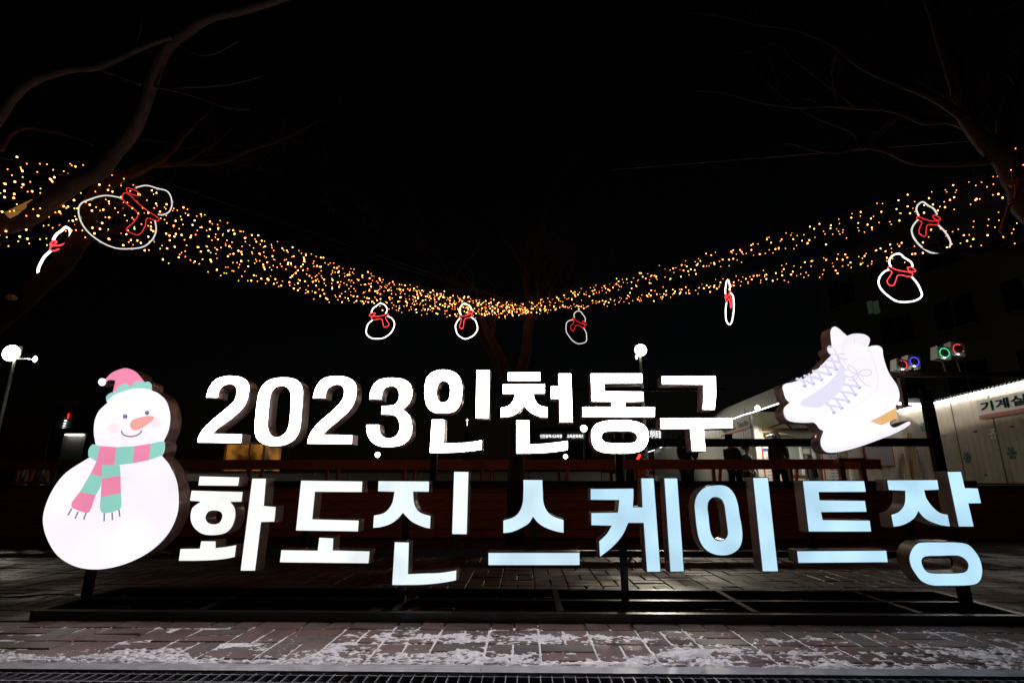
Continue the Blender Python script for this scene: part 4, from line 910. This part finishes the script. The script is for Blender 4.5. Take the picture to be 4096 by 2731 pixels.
    for sx in (-1, 1):
        i0 = len(Jt)
        for q, r_ in (((.095, 0, .86), .105), ((.10, .02, .50), .078), ((.10, 0, .12), .062)): Jt.append((W(q[0] * sx, q[1], q[2]), r_))
        Et += [(0, i0), (i0, i0 + 1), (i0 + 1, i0 + 2)]
    skin_mesh([(p, r_ * k) for p, r_ in Jt], Et, 'trousers', trous, t)
    if not hood:
        hj = [(Wh(0, -.02, 1.70), .092), (Wh(0, .03, 1.735), .075), (Wh(0, -.055, 1.63), .07)]; skin_mesh([(p, r_ * k) for p, r_ in hj], [(0, 1), (0, 2)], 'cap' if cap else 'hair', cap or M['hair'], t, 1)
        for sx in (-1, 1): MB().ball(Wh(sx * .032, .112, 1.665), .009 * k, 6, 4).build('eye', M['hair'], t); MB().ball(Wh(sx * .085, .02, 1.645), .02 * k, 6, 5, sq=(.5, .8, 1.3)).build('ear', M['skin'], t)
        MB().obox(Wh(0, .112, 1.596), (Rz @ Rh @ Vector((.022, 0, 0))) * k, (Rz @ Rh @ Vector((0, .006, 0))) * k, (0, 0, .004 * k)).build('mouth', M['maroon'], t)
    return t, wr
R_ = R
person(2735, 1733, 13.4, R(205), M['black'], M['black'], 'person in black silhouette holding a small light phone behind the letter 구', arms='phone', headturn=.2)
p5 = P(2742, 1745, 12.2)
person(2930, 1778, 14.0, R(140), M['black'], M['black'], 'person in a dark coat and cap bending forward left of the man in blue', lean_=.28, arms='pocket', headturn=.3, H=1.70, cap=M['black'])
person(2982, 1777, 14.8, R(215), M['navy'], M['black'], 'young man with short black hair in a blue jacket looking right', arms='pocket', headturn=.2)
person(3102, 1726, 13.9, R(150), M['olive'], M['black'], 'tall person in a dark hooded padded coat before the ticket window', hood=True, arms='pocket')
person(3238, 1826, 15.6, R(180), M['black'], M['black'], 'dark haired person low at the ticket window, only the head showing', arms='down', H=1.25)
g_, wr = person(2562, 1800, 13.2, R(190), M['vest'], M['black'], 'guard in an orange and lime vest holding a red glowing baton', arms='baton', cap=M['black'])
mb = MB(); c = P(2575, 1806, 13.1); mb.bar(P(2566, 1806, 13.0), P(2588, 1834, 13.0), .035, .015); mb.build('lime_stripe', M['lime'], g_)
bt = thing('light_baton', P(2556, 1838, 12.8), 'red glowing light baton held up by the guard', 'baton')
a, b2 = P(2549, 1838, 12.8), P(2560, 1817, 12.8); MB().tube([a - (b2 - a) * .5, a], .02, 8).build('grip', M['black'], bt); MB().tube([a, b2], .030, 8).build('glowing_tube', emat('baton_red', (1, .03, .03), 3), bt)
# patio heater
c = P(3113, 1742, 14.5); ht = thing('patio_heater', (c.x, 14.5, DZ), 'wide round shaded patio heater behind the hooded person', 'patio heater')
mb = MB(); n = 28; vs = [(c.x, 14.5, c.z + .08)]
for r_, z in ((.12, .06), (.37, -.01), (.36, -.025)):
    for i in range(n): vs.append((c.x + r_ * math.cos(2*math.pi*i/n), 14.5 + r_ * math.sin(2*math.pi*i/n), c.z + z))
fs = [(0, 1 + i, 1 + (i + 1) % n) for i in range(n)]
for k in range(2): fs += [(1 + k*n + i, 1 + (k+1)*n + i, 1 + (k+1)*n + (i+1) % n, 1 + k*n + (i+1) % n) for i in range(n)]
mb.add(vs, fs); mb.build('shade', M['shade'], ht)
MB().tube([(c.x, 14.5, c.z - .25), (c.x, 14.5, c.z + .05)], .07, 10).build('burner', M['steel'], ht); MB().tube([(c.x, 14.5, DZ + .3), (c.x, 14.5, c.z - .25)], .03, 8).build('pole', M['steel'], ht); MB().tube([(c.x, 14.5, DZ), (c.x, 14.5, DZ + .3)], .2, 14).build('base', M['steel'], ht)

# ================================================================== TREES
def tube_path(mb, pts, r0, r1, n=8):
    pts = [Vector(p) for p in pts]; out = []
    for i in range(len(pts) - 1):
        p0, p1, p2_, p3 = pts[max(i-1, 0)], pts[i], pts[i+1], pts[min(i+2, len(pts)-1)]
        for q in range(4):
            t = q / 4; out.append(.5 * ((2*p1) + (p2_ - p0) * t + (2*p0 - 5*p1 + 4*p2_ - p3) * t*t + (3*p1 - p0 - 3*p2_ + p3) * t**3))
    out.append(pts[-1]); k = len(out); rad = [r0 + (r1 - r0) * (i / (k - 1)) for i in range(k)]
    rad = [r_ * (1 + .16 * noise.noise(out[i] * 4) + .08 * noise.noise(out[i] * 11)) for i, r_ in enumerate(rad)]; out = [o_ + Vector((noise.noise(o_ * 2.3), noise.noise(o_ * 2.3 + Vector((9, 0, 0))), noise.noise(o_ * 2.3 + Vector((0, 9, 0))))) * min(rad[i] * .7, .03) for i, o_ in enumerate(out)]
    mb.tube(out, rad, n); return out, rad
def twigs(mb, p, d, r_, L, depth, rr, budget):
    if budget[0] <= 0: return
    budget[0] -= 1; pts = [p]; rad = [r_]; n = 5; dd = d.normalized()
    for i in range(n):
        dd = (dd + Vector((rr.uniform(-1, 1), rr.uniform(-1, 1), rr.uniform(-.8, 1.0))) * .26).normalized(); pts.append(pts[-1] + dd * L / n); rad.append(r_ * (1 - .7 * (i + 1) / n))
    mb.tube(pts, rad, 5 if r_ > .01 else 4, cap=False)
    if depth <= 0: return
    for i in range(1, n + 1):
        if rr.random() < (.8 if depth > 1 else .7):
            sd = (dd + Vector((rr.uniform(-1, 1), rr.uniform(-1, 1), rr.uniform(-.5, 1))) * .95).normalized(); twigs(mb, pts[i], sd, max(rad[i] * .62, .0028), L * rr.uniform(.5, .75), depth - 1, rr, budget)
def tree(name, base, limbs, lab, seed, twigL=.9, density=5, budget=900, depth=3):
    t = thing(name, base, lab, 'tree', 'bare trees holding up the light strings'); rr = random.Random(seed); mb = MB(); tw_ = MB(); bud = [budget]
    for pts, r0, r1, tn in limbs:
        pp, rad = tube_path(mb, pts, r0, r1, 12 if r0 > .05 else 8)
        for k in range(int(tn)):
            i = rr.randint(int(len(pp) * .25), len(pp) - 1); d_ = (pp[i] - pp[i-1]).normalized() + Vector((rr.uniform(-1, 1), rr.uniform(-1, 1), rr.uniform(-.4, 1)))
            twigs(tw_, pp[i], d_, min(rad[i] * .55, .018), twigL * rr.uniform(.6, 1.2), depth, rr, bud)
        e = (pp[-1] - pp[-2]).normalized(); twigs(tw_, pp[-1], e, rad[-1], twigL * 1.2, depth, rr, bud)
    mb.build('trunk', M['bark'], t, True); tw_.build('crown', M['bark'], t)
    return t
def PP(lst, Y): 
    Ys = Y if isinstance(Y, (list, tuple)) else [Y] * len(lst); return [P(a, b2, y) for (a, b2), y in zip(lst, Ys)]
bL = Vector((-6.6, 5.3, 0))
tree('bare_tree', bL, [
    ([bL, (-6.35, 5.25, 1.2)] + PP([(-90, 1370), (20, 1265), (140, 1165), (245, 1065), (315, 960), (352, 860), (385, 780), (440, 725), (530, 690)], [5.2, 5.2, 5.15, 5.1, 5.0, 5.0, 5.0, 5.0, 5.0]), .13, .062, 2),
    (PP([(530, 690), (600, 655), (760, 645), (880, 640), (1000, 592), (1120, 555), (1280, 480)], [5.0, 5.0, 5.1, 5.2, 5.3, 5.4, 5.6]), .058, .018, 9),
    (PP([(530, 560), (690, 575), (760, 640), (900, 650), (1180, 720), (1340, 840)], [5.6, 5.7, 5.7, 5.8, 6, 6.2]), .01, .005, 5),
    ([bL + Vector((.05, -.1, .6))] + PP([(-260, 1150), (-60, 930), (60, 895), (180, 820), (300, 730), (400, 675), (455, 610), (500, 560), (545, 470), (600, 330), (660, 210), (720, 140), (820, 80), (950, 45), (1110, 0), (1350, -90)], [5.0, 4.5, 4.45, 4.4, 4.4, 4.4, 4.35, 4.3, 4.2, 4.1, 4.0, 3.95, 3.9, 3.9, 3.9, 3.9]), .11, .03, 12),
    (PP([(660, 200), (820, 85), (1000, 10), (1200, -60)], [4.0, 3.9, 3.9, 3.9]), .03, .01, 6),
    (PP([(-60, 520), (0, 440), (40, 390), (150, 310), (260, 275), (400, 262), (520, 210), (640, 165), (690, 150)], 3.9), .05, .02, 8),
    (PP([(385, 268), (470, 300), (560, 340)], 3.95), .018, .012, 1), (PP([(515, 210), (560, 100), (535, 0), (545, -60)], 3.9), .022, .012, 4),
    (PP([(560, 340), (700, 350), (900, 340), (1050, 305)], 4.1), .014, .006, 5), (PP([(620, 345), (780, 385), (900, 430), (1000, 440)], 4.1), .012, .005, 5),
    (PP([(700, 165), (780, 215), (860, 215), (960, 160)], 4.0), .014, .006, 4),
    (PP([(0, 600), (40, 530), (110, 505), (170, 515), (280, 540), (400, 590)], 4.3), .028, .01, 3),
], 'large leaning bare tree with pale bark at the left edge', 11, .75, 5, 1300)
bR = Vector((6.9, 5.6, 0))
tree('bare_tree', bR, [
    ([bR, (6.8, 5.55, 1.5), (6.45, 5.5, 2.8)] + PP([(4150, 860), (4085, 740), (4030, 640), (3950, 570), (3880, 490), (3850, 420), (3830, 330), (3770, 170), (3730, 60), (3700, -60)], [5.4, 5.4, 5.4, 5.4, 5.3, 5.2, 5.1, 5.0, 4.9, 4.9]), .17, .045, 9),
    (PP([(4030, 590), (4010, 510), (4040, 400), (4100, 270), (4140, 150)], 5.5), .055, .03, 2),
    (PP([(3960, 560), (3850, 500), (3790, 485), (3690, 485), (3600, 450), (3450, 430), (3300, 420), (3180, 425), (3050, 410), (2900, 370), (2780, 360)], [5.4, 5.4, 5.4, 5.4, 5.4, 5.4, 5.3, 5.3, 5.3, 5.3, 5.3]), .05, .010, 12),
    (PP([(3850, 470), (3790, 430), (3690, 375), (3510, 295), (3400, 230), (3330, 175), (3190, 120), (3020, 95), (2900, 65), (2760, 50)], 5.0), .045, .010, 10),
    (PP([(3420, 425), (3330, 350), (3250, 290), (3165, 230), (3110, 175), (3000, 205), (2920, 220)], 5.2), .022, .007, 7),
    (PP([(4000, 650), (3900, 648), (3800, 655), (3660, 650), (3560, 608), (3450, 590), (3360, 608), (3250, 595), (3150, 570), (3050, 612), (2950, 640)], 5.5), .045, .008, 12),
    (PP([(3440, 590), (3410, 530), (3290, 480), (3180, 420), (3040, 300), (2980, 230)], 5.4), .022, .007, 5),
    (PP([(4200, 960), (4080, 990), (3960, 998), (3830, 1000), (3750, 1000), (3700, 985)], 5.3), .045, .022, 0),
    (PP([(3830, 330), (3850, 220), (3990, 90), (4090, 30)], 5.0), .02, .01, 4),
], 'large bare tree leaning in from the right edge', 23, .75, 5, 1400)
bC = P(2062, 2150, 9.7); bC.z = 0
tree('bare_tree', bC, [
    ([bC, P(2064, 1900, 9.7), P(2062, 1740, 9.7), P(2055, 1580, 9.7)], .15, .13, 0),
    (PP([(2055, 1580), (2085, 1480), (2105, 1380), (2118, 1280), (2122, 1220), (2108, 1150), (2102, 1090), (2130, 990), (2160, 900), (2190, 810), (2220, 740)], 9.7), .10, .03, 12),
    (PP([(2050, 1590), (2010, 1500), (1960, 1400), (1910, 1320), (1860, 1260), (1810, 1180), (1808, 1120), (1760, 1030), (1690, 960), (1650, 890)], 9.7), .08, .02, 12),
    (PP([(2104, 1090), (2065, 1015), (2010, 940), (1990, 860), (2000, 800)], 9.8), .045, .012, 9),
    (PP([(2118, 1210), (2165, 1165), (2225, 1060), (2260, 1000), (2340, 975), (2420, 930)], 9.9), .045, .012, 10),
    (PP([(1808, 1120), (1850, 1060), (1890, 1020), (1930, 960)], 9.8), .03, .012, 7),
    (PP([(2225, 1060), (2330, 1040), (2420, 1060), (2520, 1020)], 10.1), .02, .01, 6),
], 'bare forked tree standing behind the sign at the centre', 31, 1.5, 6, 1500)
# pruned knot and strap
kn = P(45, 1190, 4.95); tag(MB().ball(kn, .045, 8, 6, sq=(1.2, 1, .7)).build('torn_bark_knot', M['panel'], origin=kn), 'pale torn knot of bark on the lower left trunk', 'knot')
sp = P(4080, 735, 5.2)
tag(MB().tube([P(4040, 745, 5.2), P(4068, 722, 5.15), P(4110, 722, 5.2)], .03, 6).tube([P(4072, 735, 5.14), P(4060, 800, 5.12), P(4035, 830, 5.14), P(4000, 930, 5.2)], .016, 6).tube([P(4060, 740, 5.13), P(4064, 790, 5.12), P(4030, 812, 5.15)], .008, 5).build('tie_strap', M['wood2'], origin=sp), 'brown tie strap wound round the right tree trunk', 'strap')
tag(MB().bar(P(28, 862, 4.3), P(140, 808, 4.35), .035, .05).build('light_bar', emat('amber_bar', (.30, .14, .03), .6, (.3, .2, .1)), origin=P(80, 835, 4.3)), 'slim amber light bar resting on the left limb', 'light bar')

# ================================================================== STRING LIGHTS
BULB = emat('warm_bulb', (1.0, .33, .08), 10.5); BULB2 = emat('dim_warm_bulb', (1.0, .27, .055), 6.5)
bm0 = MB().ball((0, 0, 0), .0084, 6, 4).build('bulb_source', BULB); bulb_me = bm0.data; bulb_me.name = 'bulb'; bpy.data.objects.remove(bm0)
bm1 = MB().ball((0, 0, 0), .0052, 5, 4).build('bulb_source', BULB2); bulb_small = bm1.data; bulb_small.name = 'bulb_small'; bpy.data.objects.remove(bm1)
def string(A, B, sag, n, lab, group, seed, wires=True, jit=.05):
    rr = random.Random(seed); A, B = Vector(A), Vector(B); t = thing('light_string', A, lab, 'light string', group)
    def at(u): p = A.lerp(B, u); p.z -= sag * 4 * u * (1 - u); return p
    MB().tube([at(i / 14) for i in range(15)], .0022, 4, cap=False).build('wire', M['wire'], t)
    q = Vector((B.y - A.y, A.x - B.x, 0)).normalized()
    for k in range(n):
        u = (k + rr.uniform(-.45, .45) + .5) / n; p = at(u) + q * rr.uniform(-jit, jit) + Vector((0, 0, rr.uniform(-.085, .02)))
        o = bpy.data.objects.new('bulb', bulb_small if rr.random() < .6 else bulb_me); C.objects.link(o); o.parent = t; o.location = p - t.location
rr = random.Random(99)
NL = 15
labL = 'string of warm bulbs in the wide bundle from the left tree to the centre tree'
for k in range(NL):
    f_ = k / (NL - 1); ya = 665 + 262 * f_; sag = .27 - .02 * f_; Ya = 5.0 + rr.uniform(-.7, .5); Yb = 9.35 + rr.uniform(-.3, .3)
    string(P(395 + rr.uniform(-30, 30), ya, Ya), P(2085 + rr.uniform(-60, 60), 1215 + 38 * f_, Yb), sag, 58, labL, 'light strings between the left and centre trees', k)
labU = 'string of warm bulbs in the upper band from the centre tree to the right tree'
for k in range(6):
    f_ = k / 5; string(P(2095 + rr.uniform(-30, 30), 1215 + 15 * f_, 9.3), P(4060 + rr.uniform(-15, 15), 655 + 110 * f_, 5.5 + rr.uniform(-.4, .4)), .05, 46, labU, 'upper light strings between the centre and right trees', 40 + k)
labW = 'string of warm bulbs in the lower band from the centre tree to the right tree'
for k in range(6):
    f_ = k / 5; string(P(2095 + rr.uniform(-30, 30), 1232 + 14 * f_, 9.3), P(4110, 820 + 120 * f_, 5.5 + rr.uniform(-.4, .4)), .16 - .07 * f_, 48, labW, 'lower light strings between the centre and right trees', 60 + k)
for k in range(9):
    f_ = k / 8; string(P(395 + rr.uniform(-20, 20), 670 + 230 * f_, 5.0 + rr.uniform(-.5, .3)), P(-140, 612 + 355 * f_ + rr.uniform(-15, 15), 4.1 + rr.uniform(-.4, .4)), .03, 19, 'string of warm bulbs running off the left edge from the left tree', 'light strings at the left edge', 80 + k, jit=.08)
for k, (ya, yb) in enumerate(((600, 560), (660, 640))):
    string(P(4040, ya + 10, 5.2), P(4180, yb, 4.9), .0, 4, 'short string of warm bulbs beyond the right tree trunk', 'light strings at the right edge', 95 + k)
# plain suspension wires
for k, (a, b2) in enumerate((((395, 640, 5.0), (2050, 1205, 9.3)), ((395, 700, 4.6), (2060, 1210, 9.3)), ((4040, 690, 5.5), (2120, 1225, 9.3)))):
    tag(MB().tube([P(*a), P(*b2)], .003, 4).build('suspension_wire', M['wire'], origin=P(*a)), ['upper bare wire over the left bundle of bulbs', 'lower bare wire along the left bundle of bulbs', 'bare wire over the right bundle of bulbs'][k], 'wire')
tag(MB().tube([P(2450, 680, 8), P(3200, 620, 6.5), P(4000, 555, 5.4)], .004, 4).build('suspension_wire', M['tubew'], origin=P(2450, 680, 8)), 'lone pale wire crossing the dark sky to the right tree', 'wire')

# ================================================================== ROPE LIGHT SNOWMEN
EWm = emat('white_neon', (1, .98, .90), 3.2); ERm = emat('red_neon', (1, .05, .06), 2.2)
EWd = emat('dim_white_neon', (1, .98, .90), .8); ERd = emat('dim_red_neon', (1, .03, .04), 1.0)
EWx = emat('faint_white_neon', (1, .98, .90), .45); ERx = emat('faint_red_neon', (1, .03, .03), .45)
HEAD = [(1195, 1005), (1165, 960), (1110, 935), (1060, 915), (1010, 945), (990, 1000), (1002, 1040), (1020, 1060)]
BODY = [(1010, 1100), (970, 1140), (947, 1200), (960, 1260), (1000, 1315), (1060, 1358), (1140, 1384), (1220, 1372), (1290, 1330), (1326, 1270), (1310, 1210), (1270, 1150), (1210, 1108)]
NOSE = [(1155, 1025), (1190, 1018), (1226, 1040), (1210, 1056), (1172, 1051), (1153, 1036)]
SCF = [(1002, 1072), (1060, 1080), (1130, 1078), (1206, 1065), (1210, 1095), (1170, 1115), (1097, 1125), (1087, 1180), (1085, 1240), (1052, 1244), (1022, 1220), (1030, 1160), (1040, 1115), (1002, 1095)]
def motif(px, py, Y, yaw, roll, pitch, mirror, lab, mats_, scale=1., thick=.0082, hang=None):
    c = P(px, py, Y); t = thing('neon_snowman', c, lab, 'neon snowman', 'hanging neon rope snowmen')
    Rm = Matrix.Rotation(yaw, 3, 'Z') @ Matrix.Rotation(pitch, 3, 'X') @ Matrix.Rotation(roll, 3, 'Y'); s_ = .00117 * scale
    ca, sa = math.cos(R(10.6)), math.sin(R(10.6))
    def W(q):
        x0, z0 = (q[0] - 1135) * s_, -(q[1] - 1150) * s_; x1, z1 = x0 * ca + z0 * sa, -x0 * sa + z0 * ca
        return c + Rm @ Vector((-x1 if mirror else x1, 0, z1))
    rr = random.Random(int(px))
    def loop(pts, closed, name, m_, r_):
        cp = curve_pts([(x + rr.uniform(-5, 5), y + rr.uniform(-5, 5), True) for x, y in pts], 5, closed)
        MB().tube([W(q) for q in cp], r_, 7, closed=closed).build(name, m_, t, True)
    loop(HEAD, False, 'head_outline', mats_[0], thick); loop(BODY, False, 'body_outline', mats_[0], thick)
    loop(NOSE, True, 'nose', mats_[1], thick * .62); loop(SCF, True, 'scarf', mats_[1], thick * .62)
    for lst in (HEAD, BODY):
        for q in lst[::2]: MB().ball(W((q[0], q[1])) + Rm @ Vector((0, .012, 0)), .010, 5, 4).build('clip', M['tubew'], t)
    tp = W((1060, 915)); MB().tube([tp, tp + Vector((.02, .02, .22))], .003, 4).build('hanging_wire', M['wire'], t)
full, dim, faint = (EWm, ERm), (EWd, ERd), (EWx, ERx)
motif(3608, 1114, 5.7, R(-8), R(12), 0, False, 'bright neon snowman facing right, lowest at the right side', full)
motif(3724, 912, 5.35, R(8), R(-2), R(4), False, 'neon snowman facing right overlapping the bulb strings by the right branch', dim, thick=.008)
motif(2914, 1210, 6.7, R(84), 0, 0, False, 'neon snowman turned edge on, right of the centre lamp', full)
motif(2314, 1309, 8.3, R(25), R(17), 0, False, 'dim partly lit neon snowman right of the centre tree', dim, .95, .007)
motif(1867, 1283, 7.7, R(-36), R(-5), 0, False, 'bright neon snowman facing right beside the centre tree', full)
motif(1515, 1286, 7.9, R(12), R(-7), 0, True, 'bright neon snowman facing left, leftmost of the three at the centre', full)
motif(514, 850, 3.15, R(33), R(39), R(20), True, 'largest neon snowman tilted over among the bulbs of the left tree', dim, .93, .004)
motif(226, 1012, 5.6, R(-14), R(3), 0, True, 'neon snowman partly hidden behind the left tree trunk', full, 1.1, .013)
